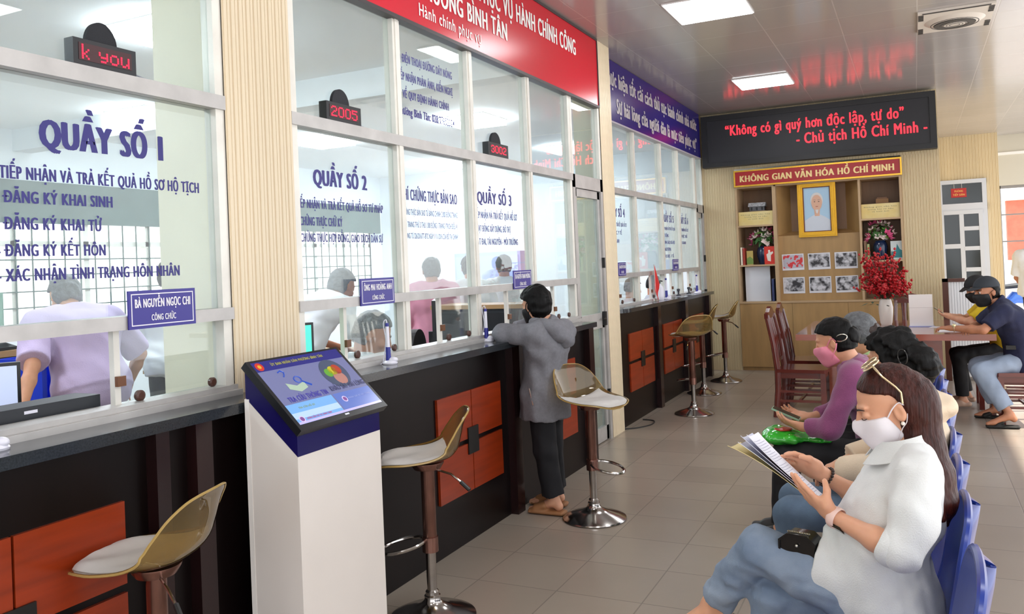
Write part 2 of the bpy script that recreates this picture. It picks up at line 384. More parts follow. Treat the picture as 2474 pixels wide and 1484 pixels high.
# last pane beside the door head and the two doors
def gdoor(name, X, y0, y1):
    d = empty(name, (0, 0, 0), kind='structure')
    mb = MB()
    for a, b_, c_, e_ in ((y0, y0+.05, 0, 2.278), (y1-.055, y1, 0, 2.278), (y0, y1, 2.17, 2.278)): mb.box(X-.035, X+.035, a, b_, c_, e_)
    mb.build('door_frame', ALU, d)
    lf = MB()
    a, b_ = y0+.054, y1-.059
    for p in ((a, a+.05, .01, 2.165), (b_-.05, b_, .01, 2.165), (a, b_, 2.10, 2.165), (a, b_, .98, 1.11), (a, b_, .01, .13)): lf.box(X-.02, X+.02, *p)
    leaf = lf.build('leaf', ALU, d)
    box('pane', GLASS2, leaf, X-.003, X+.003, a+.05, b_-.05, 1.11, 2.10)
    box('pane', GLASS2, leaf, X-.003, X+.003, a+.05, b_-.05, .13, .98)
    MB().box(X+.02, X+.05, b_-.045, b_-.005, 1.0, 1.12).tube([(X+.045, b_-.03, 1.06), (X+.06, b_-.09, 1.06), (X+.06, b_-.13, 1.06)], .008).build('handle', mat('black_plastic', '17181a', rough=.4), leaf)
    for z in (.35, 1.5): MB().box(X+.02, X+.045, b_+.0, b_+.02, z, z+.09).build('hinge', mat('black_plastic', '17181a'), leaf)
    mb = MB(); mb.box(X-.03, X+.03, y0, y0+.04, 2.278, 2.92); mb.box(X-.03, X+.03, y1-.045, y1, 2.278, 2.92); mb.box(X-.035, X+.035, y0, y1, 2.92, 2.97)
    mb.build('top_frame', ALUW, d); box('pane', GLASS, d, X-.003, X+.003, y0+.04, y1-.045, 2.28, 2.92)
    return d
dr1 = gdoor('door_1', GX, 6.275, 6.98)
dr2 = gdoor('door_2', -2.65, 11.155, 11.555)

# ---- writing on the glass (belongs to the panes)
UY, UZ = (0, 1, 0), (0, 0, 1)
def vin(par, t, y, z, w=None, h=.037, X=GX, b=.10, c=None):
    return text_at('lettering', par, c or BLUE, t, (X+.0045, y, z), UY, UZ, width=w, cap=h, bold=b)
A = p1[1, 0]
vin(A, 'QUẦY SỐ 1', 1.739, 1.994, .472, .088, b=.13)
vin(A, 'TIẾP NHẬN VÀ TRẢ KẾT QUẢ HỒ SƠ HỘ TỊCH', 1.60, 1.884, .782, .039)
vin(A, '- ĐĂNG KÝ KHAI SINH', 1.585, 1.810, .407, .037)
vin(A, '- ĐĂNG KÝ KHAI TỬ', 1.585, 1.727, .362, .038)
vin(A, '- ĐĂNG KÝ KẾT HÔN', 1.585, 1.644, .373, .037)
vin(A, '- XÁC NHẬN TÌNH TRẠNG HÔN NHÂN', 1.585, 1.567, .688, .038)
A = p2[0, 0]
vin(A, 'QUẦY SỐ 2', 3.077, 1.965, .41, .072, b=.13)
vin(A, 'TIẾP NHẬN VÀ TRẢ KẾT QUẢ HỒ SƠ TƯ PHÁP', 2.948, 1.855, .676, .039)
vin(A, '- CHỨNG THỰC CHỮ KÝ', 2.95, 1.775, .327, .039)
vin(A, '- CHỨNG THỰC HỢP ĐỒNG, GIAO DỊCH DÂN SỰ', 2.95, 1.70, .664, .038)
A = p2[1, 0]
vin(A, 'PHÍ CHỨNG THỰC BẢN SAO', 3.812, 1.937, .60, .060)
vin(A, 'CHỨNG THỰC BẢN SAO TỪ BẢNG CHÍNH: 2.000 ĐỒNG/TRANG', 3.812, 1.855, .60, .032, b=.04)
vin(A, 'TỪ TRANG THỨ 3 THU 1.000 ĐỒNG / TRANG (TRÍCH ĐIỀU 4,', 3.822, 1.787, .585, .031, b=.04)
vin(A, 'THÔNG TƯ 226/2016/TT-BTC NGÀY 11/11/2016 CỦA BỘ TÀI CHÍNH)', 3.812, 1.725, .60, .030, b=.04)
A = p2[2, 0]
vin(A, 'QUẦY SỐ 3', 4.68, 1.963, .49, .072, b=.13)
vin(A, 'TIẾP NHẬN VÀ TRẢ KẾT QUẢ HỒ SƠ', 4.632, 1.865, .62, .043)
vin(A, 'HOẠT ĐỘNG XÂY DỰNG, ĐÔ THỊ', 4.632, 1.779, .51, .040)
vin(A, 'ĐẤT ĐAI, TÀI NGUYÊN - MÔI TRƯỜNG', 4.632, 1.695, .62, .040)
A = p2[1, 1]
vin(A, 'SỐ ĐIỆN THOẠI ĐƯỜNG DÂY NÓNG', 3.812, 2.70, .60, .045)
vin(A, 'TIẾP NHẬN PHẢN ÁNH, KIẾN NGHỊ', 3.812, 2.60, .60, .044)
vin(A, 'VỀ QUY ĐỊNH HÀNH CHÍNH', 3.86, 2.502, .50, .043)
vin(A, 'Phường Bình Tân: 028.37652524', 3.815, 2.408, .605, .044)
for k, (t, y, w_) in enumerate((('QUẦY SỐ 4', 7.62, .50), (None, 0, 0), ('QUẦY SỐ 5', 9.52-.12, .50), ('QUẦY SỐ 6', 10.29, .46))):
    if not t: continue
    A = p3[{0: 0, 2: 2, 3: 3}[k], 0]
    if k == 2: A = p3[1, 0]; y = 8.93-.1; 
    if k == 2: A = p3[2, 0]; y = 9.53
    vin(A, t, y, 1.995, w_, .084, X=-2.65)
    for j, s in enumerate({0: ('TIẾP NHẬN VÀ TRẢ KẾT QUẢ HỒ SƠ', 'LĨNH VỰC Y TẾ', 'KINH DOANH'), 2: ('TIẾP NHẬN VÀ TRẢ KẾT QUẢ', 'LAO ĐỘNG', 'CHÍNH SÁCH XÃ HỘI', 'CÔNG THƯƠNG', 'GIÁO DỤC - Y TẾ'), 3: ('TIẾP NHẬN HỒ SƠ', 'LĨNH VỰC THUẾ', 'KINH DOANH')}[k]):
        vin(A, s, y, 1.90-.082*j, min(w_*1.1, .03*len(s)), .036, X=-2.65)
A = p3[3, 0]

# ---------------------------------------------------------------- counters
GRAN = mat('black_granite', '2b2f33', rough=.14, spec=.6, noise=.35, nscale=180)
MAHO = mat('dark_mahogany', '100808', rough=.34, spec=.2, noise=.3, nscale=6, stretch=(1, 1, .2))
MAHL = mat('mahogany_post', '220f10', rough=.24, spec=.5, noise=.25, nscale=8, stretch=(1, 1, .2))
ORNG = mat('orange_wood', '8e2f0e', rough=.3, spec=.45, noise=.22, nscale=9, stretch=(1, .25, 3))
BLK = mat('black_wood', '0d0b0b', rough=.35)
def counter(xf, xe, y0, y1, zt, posts, panels, label, xb, round_end=False):
    c = empty('service_counter', (xf, (y0+y1)/2, 0), 0, label, 'counter', None)
    oy = (y0+y1)/2
    def L(o): o.location = (-xf, -oy, 0); return o
    L(box('front_panel', MAHO, c, xb, xf, y0, y1-.01, 0, zt-.04))
    prof = [(xb, y0), (xe-.02, y0), (xe, y0+.02), (xe, y1-.02), (xe-.02, y1), (xb, y1)]
    if round_end: prof = [(xb, y0)]+[(xe-.17+.17*math.sin(a), y0+.25-.25*math.cos(a)) for a in (0, .3, .6, .9, 1.2, PI/2)]+[(xe, y1), (xb, y1)]
    L(MB().prism(prof, 'z', zt-.038, zt).build('worktop', GRAN, c, bevel=.008, seg=3, smooth=True))
    for y, w_ in posts: L(box('pilaster', MAHL, c, xf-.01, xf+.05, y-w_/2, y+w_/2, .0, zt-.04, bevel=.006))
    for (a, b_, z0, z1) in panels:
        cy, cz = (a+b_)/2, (z0+z1)/2
        for (u0, u1) in ((a, cy-.004), (cy+.004, b_)):
            for (v0, v1) in ((z0, cz-.014), (cz+.014, z1)):
                L(box('inlay_panel', ORNG, c, xf, xf+.014, u0, u1, v0, v1, bevel=.003))
        L(box('inlay_block', BLK, c, xf, xf+.022, cy-.06, cy+.06, cz-.075, cz+.075, bevel=.003))
    return c
c1 = counter(-2.34, -2.262, -.6, 6.16, 1.086, [(-.1, .1), (1.99, .055), (2.17, .075), (4.72, .10), (6.08, .10)],
             [(.1, .85, .29, .845), (1.12, 1.862, .29, .845), (3.81, 4.56, .285, .85), (5.07, 5.81, .29, .845)],
             'long dark mahogany counter with black granite top and three orange inlays, nearest the camera', -2.456)
c2 = counter(-2.5, -2.43, 7.32, 11.12, 1.105, [(8.56, .11), (9.72, .12), (10.95, .1)],
             [(7.62, 8.425, .30, .855), (8.815, 9.615, .31, .85), (9.95, 10.7, .31, .85)],
             'farther dark mahogany counter with rounded granite end behind the second beige column', -2.605, True)

# ---------------------------------------------------------------- office behind the glass
OW = mat('office_wall', 'e4e9ea', rough=.75)
tag(box('wall_office_end', OW, None, -9.1, -2.75, 13.0, 13.1, 0, 3.3), kind='structure')
tag(box('wall_office_near', OW, None, -9.1, -2.62, -1.1, -1.0, 0, 3.3), kind='structure')
tag(box('ceiling_office', mat('office_ceiling', 'f6f8fa', rough=.8), None, -9.1, -2.76, -1.1, 13.1, 3.3, 3.4), kind='structure')
tag(box('beam_office', OW, None, -9.0, -2.76, 5.93, 6.15, 3.06, 3.3), kind='structure')
wo = empty('wall_office_left', (0, 0, 0), kind='structure')
mb = MB()
yy = [-1, 5.0, 8.6, 10.3, 12.4, 13.0]
mb.box(-9.1, -9.0, -1, 13, 0, 1.0); mb.box(-9.1, -9.0, -1, 13, 2.45, 3.3)
for a, b_ in ((-1, 5.0), (8.6, 10.3), (12.6, 13)): mb.box(-9.1, -9.0, a, b_, 1.0, 2.45)
mb.build('panel', OW, wo)
TEAL = mat('teal_reflection', '566a66', rough=.6, noise=.15, nscale=4)
DKB = mat('dark_bar', '3c5650', rough=.5)
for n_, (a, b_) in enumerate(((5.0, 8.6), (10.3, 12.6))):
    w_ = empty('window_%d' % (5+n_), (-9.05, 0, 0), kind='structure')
    mb = MB(); N = 4 if n_ == 0 else 3
    for i in range(N+1):
        y = a+(b_-a)*i/N; mb.box(-.05, .05, y-.035, y+.035, 1.0, 2.45)
    mb.box(-.05, .05, a, b_, 1.0, 1.05); mb.box(-.05, .05, a, b_, 2.0, 2.06); mb.build('frame', ALUW, w_)
    mb = MB()
    for i in range(int((b_-a)/.2)): mb.box(.06, .072, a+.1+i*.2, a+.112+i*.2, 1.0, 2.45)
    for z in (1.12, 1.3, 1.48, 1.66, 1.84): mb.box(.06, .075, a, b_, z, z+.014)
    mb.build('bars', DKB, w_)
    box('reflection_band', TEAL, w_, .052, .10, a-.3, b_+.3, 2.26, 2.74)  # dark reflection in the partition glass, made as a solid teal band
# ---------------------------------------------------------------- lamps
LIT = mat('lamp_diffuser', 'fbfdff', emit=9)
LITO = mat('lamp_diffuser_office', 'eef6ff', emit=30)
def panel_light(x, y, z, lab, g, m, w=.57, d=.6):
    t = empty('ceiling_light', (x, y, z), 0, lab, 'ceiling light', g)
    th = .07 if m is LITO else .016  # office boxes hang deeper so their glowing sides brighten the ceiling
    MB().box(-w/2-.012, w/2+.012, -d/2-.012, d/2+.012, -.012, -.001).build('frame', mat('lamp_frame', 'eeeeee'), t)
    box('diffuser', m, t, -w/2, w/2, -d/2, d/2, -th, -.013)
panel_light(-1.385, 6.6, ZC, 'square lit ceiling panel nearest the camera, at the top edge of the photo', None, LIT)
panel_light(-1.465, 9.72, ZC, 'square lit ceiling panel just in front of the wide black screen', None, LIT)
for x, y in ((-1.385, 3.5), (-1.385, .4), (.9, .4), (.9, 3.5)):
    panel_light(x, y, ZC, 'square lit ceiling panel overhead near the camera', 'ceiling panels outside the picture', LIT)
for i, (x, y) in enumerate(((-6.87, 8.7), (-7.05, 11.95), (-7.1, 6.15), (-4.6, 4.2), (-4.6, 8.6), (-4.6, .8), (-7.1, 2.6), (-4.6, 11.6))):  # the row nearer the glass is added as fill light for the office
    panel_light(x, y, 3.3, 'square lit office ceiling panel behind the glass, one of a set partly added as fill', 'office ceiling panels', LITO)
# ================================================================ SIGNS
RED = mat('banner_red', 'c4172c', rough=.22, spec=.5)
WHT = mat('sign_white', 'f1efec', rough=.4)
NAVY = mat('banner_navy', '241a6e', rough=.25, spec=.5)
SILV = mat('letter_silver', 'b9b3b4', rough=.35)
GOLD = mat('gold_trim', 'd8a93c', rough=.25, metal=.75)
b = empty('banner', (-2.44, 4.9, 3.2), 0, 'long red overhead board with white words above the nearer glass partition', 'sign')
def at(o, p): o.location = tuple(-c for c in p); return o
P0 = (-2.44, 4.9, 3.2)
at(MB().box(-2.50, -2.45, 2.91, 6.93, 2.915, 3.505).build('board', RED, b), P0)
mb = MB()
for q in ((2.905, 6.94, 2.905, 2.925), (2.905, 6.94, 3.497, 3.515), (2.905, 2.922, 2.925, 3.497), (6.925, 6.942, 2.925, 3.497)): mb.box(-2.50, -2.443, *q)
at(mb.build('trim', mat('dark_trim', '4a4446', rough=.4, metal=.4), b), P0)
def T(par, m, t, p, w, h, bold=.05, P=P0, ux=UY, uy=UZ, anchor='l'): 
    o = text_at('lettering', par, m, t, p, ux, uy, width=w, cap=h, bold=bold, anchor=anchor); return at(o, P)
T(b, WHT, 'TRUNG TÂM PHỤC VỤ HÀNH CHÍNH CÔNG', (-2.447, 4.0, 3.262), 2.41, .125, .075)
T(b, WHT, 'PHƯỜNG BÌNH TÂN', (-2.447, 4.0, 3.09), 1.115, .115, .075)
T(b, WHT, 'Hành chính phục vụ', (-2.447, 3.988, 2.978), .74, .072, .03)
P0b = (-2.6, 9.4, 3.2)
b = empty('banner', P0b, 0, 'navy overhead board with two lines of silver raised words above the farther counter', 'sign')
at(MB().box(-2.655, -2.59, 7.31, 11.38, 2.915, 3.515).build('board', NAVY, b), P0b)
at(MB().box(-2.655, -2.585, 7.31, 11.38, 2.90, 2.917).build('trim', mat('trim_pale', 'a9a3a8', rough=.4), b), P0b)
for t, y, z, w_, h_ in (('“Thực hiện tốt cải cách thủ tục hành chính nhà nước', 7.45, 3.265, 3.75, .145), ('Sự hài lòng của người dân là mục tiêu phục vụ”', 7.85, 3.01, 3.32, .145)):
    T(b, SILV, t, (-2.587, y, z), w_, h_, .10, P0b)

LEDB = mat('led_black', '17181b', rough=.45)
LEDF = mat('led_face', '26272c', rough=.5)
LEDR = mat('led_red', 'ff2633', emit=1.5)
P0l = (-1.14, 11.4, 3.12)
b = empty('display_screen', P0l, 0, 'wide black scrolling screen with red glowing words on the back wall under the ceiling', 'screen')
at(MB().box(-2.567, .296, 11.42, 11.555, 2.775, 3.475).build('housing', LEDB, b), P0l)
at(MB().box(-2.49, .225, 11.40, 11.42, 2.84, 3.405).build('face', LEDF, b), P0l)
mb = MB()
for q in ((-2.567, .296, 2.775, 2.84), (-2.567, .296, 3.405, 3.475), (-2.567, -2.49, 2.84, 3.405), (.225, .296, 2.84, 3.405)): mb.box(q[0], q[1], 11.385, 11.42, q[2], q[3])
at(mb.build('bezel', LEDB, b), P0l)
UX = (1, 0, 0)
T(b, LEDR, '“Không có gì quý hơn độc lập, tự do”', (-2.24, 11.397, 3.185), 2.18, .135, .05, P0l, UX)
T(b, LEDR, '- Chủ tịch Hồ Chí Minh -', (-1.33, 11.397, 2.985), 1.52, .135, .05, P0l, UX)
P0c = (-1.14, 11.5, 2.59)
b = empty('title_sign', P0c, 0, 'long red sign with gold border and gold words above the wooden display cabinet', 'sign')
at(MB().box(-2.165, -.118, 11.485, 11.55, 2.498, 2.698).build('board', mat('sign_dark_red', 'a3121a', rough=.3), b), P0c)
mb = MB()
for q in ((-2.175, -.108, 2.488, 2.508), (-2.175, -.108, 2.69, 2.71), (-2.175, -2.155, 2.508, 2.69), (-.128, -.108, 2.508, 2.69)): mb.box(q[0], q[1], 11.475, 11.55, q[2], q[3])
at(mb.build('border', GOLD, b, bevel=.004), P0c)
T(b, mat('gold_letter', 'e3c78a', rough=.3, metal=.3), 'KHÔNG GIAN VĂN HÓA HỒ CHÍ MINH', (-2.09, 11.483, 2.553), 1.89, .082, .085, P0c, UX)

# ---- name plates and number displays on the partition rails
PLB = mat('plate_blue', '2a1f86', rough=.3)
PLT = mat('plate_white', 'e8e6ee', rough=.5)
def plate(x, y0, y1, z0, z1, t1, t2, lab, tilt=.06):
    p = empty('name_plate', (x, (y0+y1)/2, (z0+z1)/2), 0, lab, 'name plate', 'blue clerk name plates')
    w_, h_ = y1-y0, z1-z0
    box('board', PLB, p, -.006, .0, -w_/2, w_/2, -h_/2, h_/2)
    mb = MB(); i, t = .011, .0035
    for q in ((-w_/2+i, w_/2-i, h_/2-i-t, h_/2-i), (-w_/2+i, w_/2-i, -h_/2+i, -h_/2+i+t), (-w_/2+i, -w_/2+i+t, -h_/2+i+t, h_/2-i-t), (w_/2-i-t, w_/2-i, -h_/2+i+t, h_/2-i-t)): mb.box(.0002, .0012, *q)
    mb.build('border', PLT, p)
    text_at('lettering', p, PLT, t1, (.0015, 0, .022), UY, UZ, width=w_*.82, cap=.030, bold=.09, anchor='c')
    text_at('lettering', p, PLT, t2, (.0015, 0, -.03), UY, UZ, width=w_*.36, cap=.021, bold=.07, anchor='c')
plate(-2.446, 2.002, 2.298, 1.384, 1.518, 'BÀ NGUYỄN NGỌC CHI', 'CÔNG CHỨC', 'largest blue name plate, on the rail in front of the lavender shirt')
plate(-2.446, 3.336, 3.628, 1.384, 1.518, 'ÔNG MAI HOÀNG ANH', 'CÔNG CHỨC', 'blue name plate on the rail above the seated grey-haired clerk')
plate(-2.446, 5.06, 5.348, 1.392, 1.518, 'BÀ NGUYỄN THANH PHƯƠNG', 'CÔNG CHỨC', 'blue name plate just above the head of the person in the grey hoodie')
plate(-2.59, 7.70, 7.93, 1.41, 1.54, 'BÀ NGUYỄN THỊ HOA', 'CÔNG CHỨC', 'small blue name plate right beside the second beige column')
plate(-2.59, 9.71, 9.97, 1.415, 1.55, 'ÔNG TRẦN VĂN NAM', 'CÔNG CHỨC', 'farthest blue name plate, below the counter five writing on the glass')
QB = mat('queue_black', '1a1b1f', rough=.5)
QR = mat('queue_red', 'f01838', emit=1.3)
QD = mat('queue_face', '3a0a10', rough=.4)
def dots(t, X, y0, z0, w_, h_, par):
    """dot-matrix characters on an 5x7 grid"""
    F = {'0': '01110 10001 10001 10001 10001 10001 01110', '1': '00100 01100 00100 00100 00100 00100 01110', '2': '01110 10001 00001 00110 01000 10000 11111', '3': '01110 10001 00001 00110 00001 10001 01110',
         '5': '11111 10000 11110 00001 00001 10001 01110', 'k': '10000 10000 10010 10100 11000 10100 10010', 'y': '00000 00000 10001 10001 01111 00001 01110', 'o': '00000 00000 01110 10001 10001 10001 01110', 'u': '00000 00000 10001 10001 10001 10011 01101', ' ': '00 00 00 00 00 00 00'}
    cols = []
    for c in t:
        rows = F[c].split()
        for k in range(len(rows[0])): cols.append([r[k] == '1' for r in rows])
        cols.append([False]*7)
    cols = cols[:-1]; mb = MB(); sx, sz = w_/len(cols), h_/7
    for i, c in enumerate(cols):
        for j, on in enumerate(c):
            if on: mb.box(X, X+.001, y0+(i+.1)*sx, y0+(i+.9)*sx, z0+h_-(j+.9)*sz, z0+h_-(j+.1)*sz)
    return mb.build('digits', QR, par)
def queue(x, yc, z, w_, t, lab):
    q = empty('number_display', (x, yc, z), 0, lab, 'number display', 'number displays on the partition rail')
    box('housing', QB, q, -.022, .022, -w_/2, w_/2, 0, .088, bevel=.003)
    mb = MB(); pr = [(.062*math.cos(a)*w_/.25, .086+.078*math.sin(a)) for a in [i*PI/20 for i in range(21)]]
    mb.prism(pr, 'x', -.012, .004); mb.build('speaker_disc', mat('queue_grille', '24262b', rough=.8, bump=.4, bscale=400), q)
    box('face', QD, q, .022, .0235, -w_*.42, w_*.42, .016, .074)
    dots(t, .0238, -w_*.38, .02, w_*.76, .05, q)
    MB().tube([(-.01, w_/2, .02), (-.012, w_/2+.04, .012), (-.01, w_/2+.1, .003)], .003, 6).build('cable', mat('cable_grey', '8a8f9a'), q)
queue(-2.482, 1.96, 2.278, .245, 'k you', 'largest black number display with red letters, above counter one')
queue(-2.482, 3.28, 2.278, .27, '2005', 'black number display showing red 2005 above counter two')
queue(-2.482, 4.94, 2.278, .29, '3002', 'black number display showing red 3002 above counter three')

# ================================================================ DISPLAY CABINET
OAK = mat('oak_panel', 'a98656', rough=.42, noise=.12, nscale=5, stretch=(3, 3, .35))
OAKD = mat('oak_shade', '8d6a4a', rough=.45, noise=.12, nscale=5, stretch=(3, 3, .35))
OAKE = mat('oak_edge', 'b79a76', rough=.4)
P0k = (-1.15, 11.8, 0)
k = empty('display_cabinet', P0k, 0, 'built-in oak display cabinet with open shelves below the red sign', 'cabinet')
def cb(name, m, x0, x1, y0, y1, z0, z1, bevel=0, par=None):
    o = MB().box(x0, x1, y0, y1, z0, z1).build(name, m, par or k, bevel=bevel)
    return at(o, P0k) if par is None else o
YF = 11.545
cb('plinth', OAK, -2.18, -.125, YF+.03, 12.05, 0, .06)
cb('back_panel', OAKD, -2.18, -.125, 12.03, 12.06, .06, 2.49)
for i, (a, b_) in enumerate(((-2.178, -1.50), (-1.497, -.81), (-.807, -.127))):
    d = cb('door', OAK, a, b_, YF, YF+.022, .05, .905, bevel=.002)
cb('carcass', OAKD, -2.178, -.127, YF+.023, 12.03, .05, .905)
cb('counter_ledge', OAKE, -2.182, -.123, YF-.01, 12.03, .907, .932)
for a, b_ in ((-2.182, -2.155), (-1.695, -1.668), (-.632, -.606), (-.15, -.123)):
    cb('upright', OAKE, a, b_, YF-.002, 12.03, .932, 2.49)
cb('upright', OAKE, -1.668, -1.650, YF+.0, 11.65, .932, 2.49); 
for a, b_ in ((-2.155, -1.695), (-.606, -.15)):
    for z in (1.43, 1.965): cb('shelf', OAKE, a, b_, YF, 12.03, z-.022, z)
cb('centre_panel', OAK, -1.668, -.632, 11.64, 11.66, .932, 1.80)
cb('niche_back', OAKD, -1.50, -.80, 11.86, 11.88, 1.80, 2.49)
at(MB().quad((-1.668, 11.64, 1.80), (-1.668, 11.64, 2.49), (-1.50, 11.86, 2.49), (-1.50, 11.86, 1.86)).build('niche_side', OAK, k), P0k)
at(MB().quad((-.632, 11.64, 1.80), (-.80, 11.86, 1.86), (-.80, 11.86, 2.49), (-.632, 11.64, 2.49)).build('niche_side', OAK, k), P0k)
at(MB().quad((-1.668, 11.64, 1.80), (-1.50, 11.86, 1.86), (-.80, 11.86, 1.86), (-.632, 11.64, 1.80)).build('niche_base', OAK, k), P0k)
cb('top_rail', OAKE, -2.182, -.123, YF, 12.03, 2.47, 2.49)

# portrait
def flat(name, m, par, pts, y): 
    return MB().quad(*[(x, y, z) for x, z in pts]).build(name, m, par) if len(pts) == 4 else MB().prism(pts, 'y', y, y+.0015).build(name, m, par)
def oval(cx, cz, rx, rz, n=28, a0=0, a1=2*PI): return [(cx+rx*math.cos(a0+(a1-a0)*i/n), cz+rz*math.sin(a0+(a1-a0)*i/n)) for i in range(n)]
p = empty('portrait', (-1.142, 11.62, 2.13), 0, 'gold framed portrait of an elderly bearded man in white on the cabinet', 'picture')
mb = MB(); w_, h_ = .238, .362
for i, (o_, y_) in enumerate(((0, -.02), (.022, -.035), (.044, -.02))):
    t = .022
    for q in ((-w_+o_, w_-o_, h_-o_-t, h_-o_), (-w_+o_, w_-o_, -h_+o_, -h_+o_+t), (-w_+o_, -w_+o_+t, -h_+o_+t, h_-o_-t), (w_-o_-t, w_-o_, -h_+o_+t, h_-o_-t)): mb.box(q[0], q[1], y_, .02, q[2], q[3])
mb.build('frame', mat('frame_gold', 'd9a52e', rough=.3, metal=.6, bump=.3, bscale=120), p, bevel=.004)
mb = MB()
for q in ((-.175, .175, .285, .30), (-.175, .175, -.30, -.285), (-.175, -.16, -.285, .285), (.16, .175, -.285, .285)): mb.box(q[0], q[1], -.012, 0, q[2], q[3])
mb.build('slip', mat('frame_brown', '6b2f16', rough=.4), p)
pic = box('picture', mat('portrait_sky', 'a9c9e0', rough=.35), p, -.162, .162, .0, .008, -.288, .288)
SK = mat('portrait_skin', 'd9ac93', rough=.5); HRW = mat('portrait_hair', 'd8d4d2', rough=.5)
flat('jacket', mat('portrait_jacket', 'ccd2dc', rough=.5), pic, [(-.162, -.288), (.162, -.288), (.162, -.15), (.09, -.10), (.035, -.07), (-.035, -.07), (-.09, -.10), (-.162, -.15)], -.002)
flat('neck', SK, pic, [(-.03, -.09), (.03, -.09), (.035, 0), (-.035, 0)], -.003)
flat('hair', HRW, pic, oval(0, .12, .078, .10), -.0036)
flat('face', SK, pic, oval(0, .085, .066, .105), -.006)
flat('beard', HRW, pic, [(-.02, -.005), (.02, -.005), (.012, -.045), (0, -.06), (-.012, -.045)], -.009)
for s in (-1, 1):
    flat('eye', mat('portrait_dark', '4a3a36', rough=.5), pic, oval(s*.026, .1, .011, .005, 10), -.009)
    flat('brow', mat('portrait_brow', '8d7f7a', rough=.5), pic, [(s*.012, .118), (s*.042, .122), (s*.042, .127), (s*.012, .124)], -.009)
flat('mouth', mat('portrait_mouth', 'b06a5c', rough=.5), pic, oval(0, .035, .018, .005, 12), -.009)
# six small photographs
def photo_mat(i, red=False):
    m = bpy.data.materials.new('photo_print'); m.use_nodes = True; nt = m.node_tree; b_ = nt.nodes['Principled BSDF']; b_.inputs['Roughness'].default_value = .4
    tc = node(nt, 'ShaderNodeTexCoord'); nz = node(nt, 'ShaderNodeTexNoise'); nz.inputs['Scale'].default_value = 16; nz.inputs['Detail'].default_value = 3
    mp = node(nt, 'ShaderNodeMapping'); mp.inputs['Location'].default_value = (i*3.1, i*1.7, 0); nt.links.new(tc.outputs['Object'], mp.inputs[0]); nt.links.new(mp.outputs[0], nz.inputs[0])
    cr = node(nt, 'ShaderNodeValToRGB'); e = cr.color_ramp.elements
    if red: e[0].color = srgb('b4b2bd'); e[0].position = .5; e[1].color = srgb('cf2f35'); e[1].position = .54
    else: e[0].color = srgb('2c2b30'); e[0].position = .4; e[1].color = srgb('d0d0d6'); e[1].position = .6
    nt.links.new(nz.outputs['Fac'], cr.inputs[0]); nt.links.new(cr.outputs[0], b_.inputs['Base Color']); return m
names = ['small photo with red shapes, top left of the six under the portrait', 'grey photo in the middle of the top row under the portrait', 'grey photo at the right end of the top row under the portrait', 'dark photo at the left end of the bottom row beside the white sheet', 'dark photo in the middle of the bottom row under the portrait', 'pale grey photo at the right end of the bottom row beside the red flowers']
for i in range(6):
    x, z = -1.475+.33*(i % 3), 1.445-.31*(i//3)
    q = empty('photograph', (x, 11.637, z), R.uniform(-.01, .01), names[i], 'photograph', 'small photographs on the cabinet back')
    box('print_border', mat('photo_white', 'dcdce2', rough=.4), q, -.138, .138, -.004, 0, -.108, .108)
    box('print', photo_mat(i, i == 0), q, -.125, .125, -.006, -.004, -.08, .095)
    q.rotation_euler.y = R.uniform(-.02, .02)
# shelf contents
YSH = 11.70
def caption(x, lab, z=1.965):
    q = empty('caption_board', (x, YSH-.12, z), 0, lab, 'caption board', 'cream caption boards on the cabinet shelves')
    box('board', mat('caption_cream', 'e2d3a0', rough=.5, col2='d8bd70', nscale=4), q, -.225, .225, -.006, .006, .001, .185)
    for j, (w_, z_) in enumerate(((.38, .145), (.30, .115), (.2, .085))):
        text_at('lettering', q, mat('caption_ink', '8c8460', rough=.5), ['Không gian văn hóa', 'trưng bày tư liệu', 'và hình ảnh'][j], (0, -.0068, z_), UX, UZ, width=w_, cap=.014, bold=.03, anchor='c')
caption(-1.925, 'cream caption board on the upper left cabinet shelf')
caption(-.378, 'cream caption board on the upper right cabinet shelf')
h = empty('model_house', (-1.93, 11.8, 1.965), 0, 'small grey model house behind the caption board on the left shelf', 'ornament')
box('pedestal', OAKD, h, -.12, .12, -.08, .08, .0, .2)
box('body', mat('model_grey', '6a6a6e', rough=.6, noise=.3, nscale=30), h, -.1, .1, -.06, .06, .2, .26)
MB().prism([(-.08, .26), (.08, .26), (.03, .315), (-.03, .315)], 'x', -.115, .115).build('roof', mat('model_pale', 'c9cbd0', rough=.6, noise=.4, nscale=40), h)
for s in (-.07, 0, .07): MB().box(s-.012, s+.012, -.063, -.06, .21, .25).build('window', mat('model_dark', '2a2a2e'), h)
h = empty('wooden_box', (-.36, 11.82, 1.965), 0, 'small brown wooden box behind the caption board on the right shelf', 'ornament')
box('pedestal', OAKD, h, -.1, .1, -.07, .07, 0, .2); box('case', mat('box_wood', '9a6b35', rough=.4), h, -.075, .075, -.05, .05, .2, .255, bevel=.004); box('lid', mat('box_lid', '7a4f26', rough=.4), h, -.06, .06, -.04, .04, .255, .275, bevel=.004)
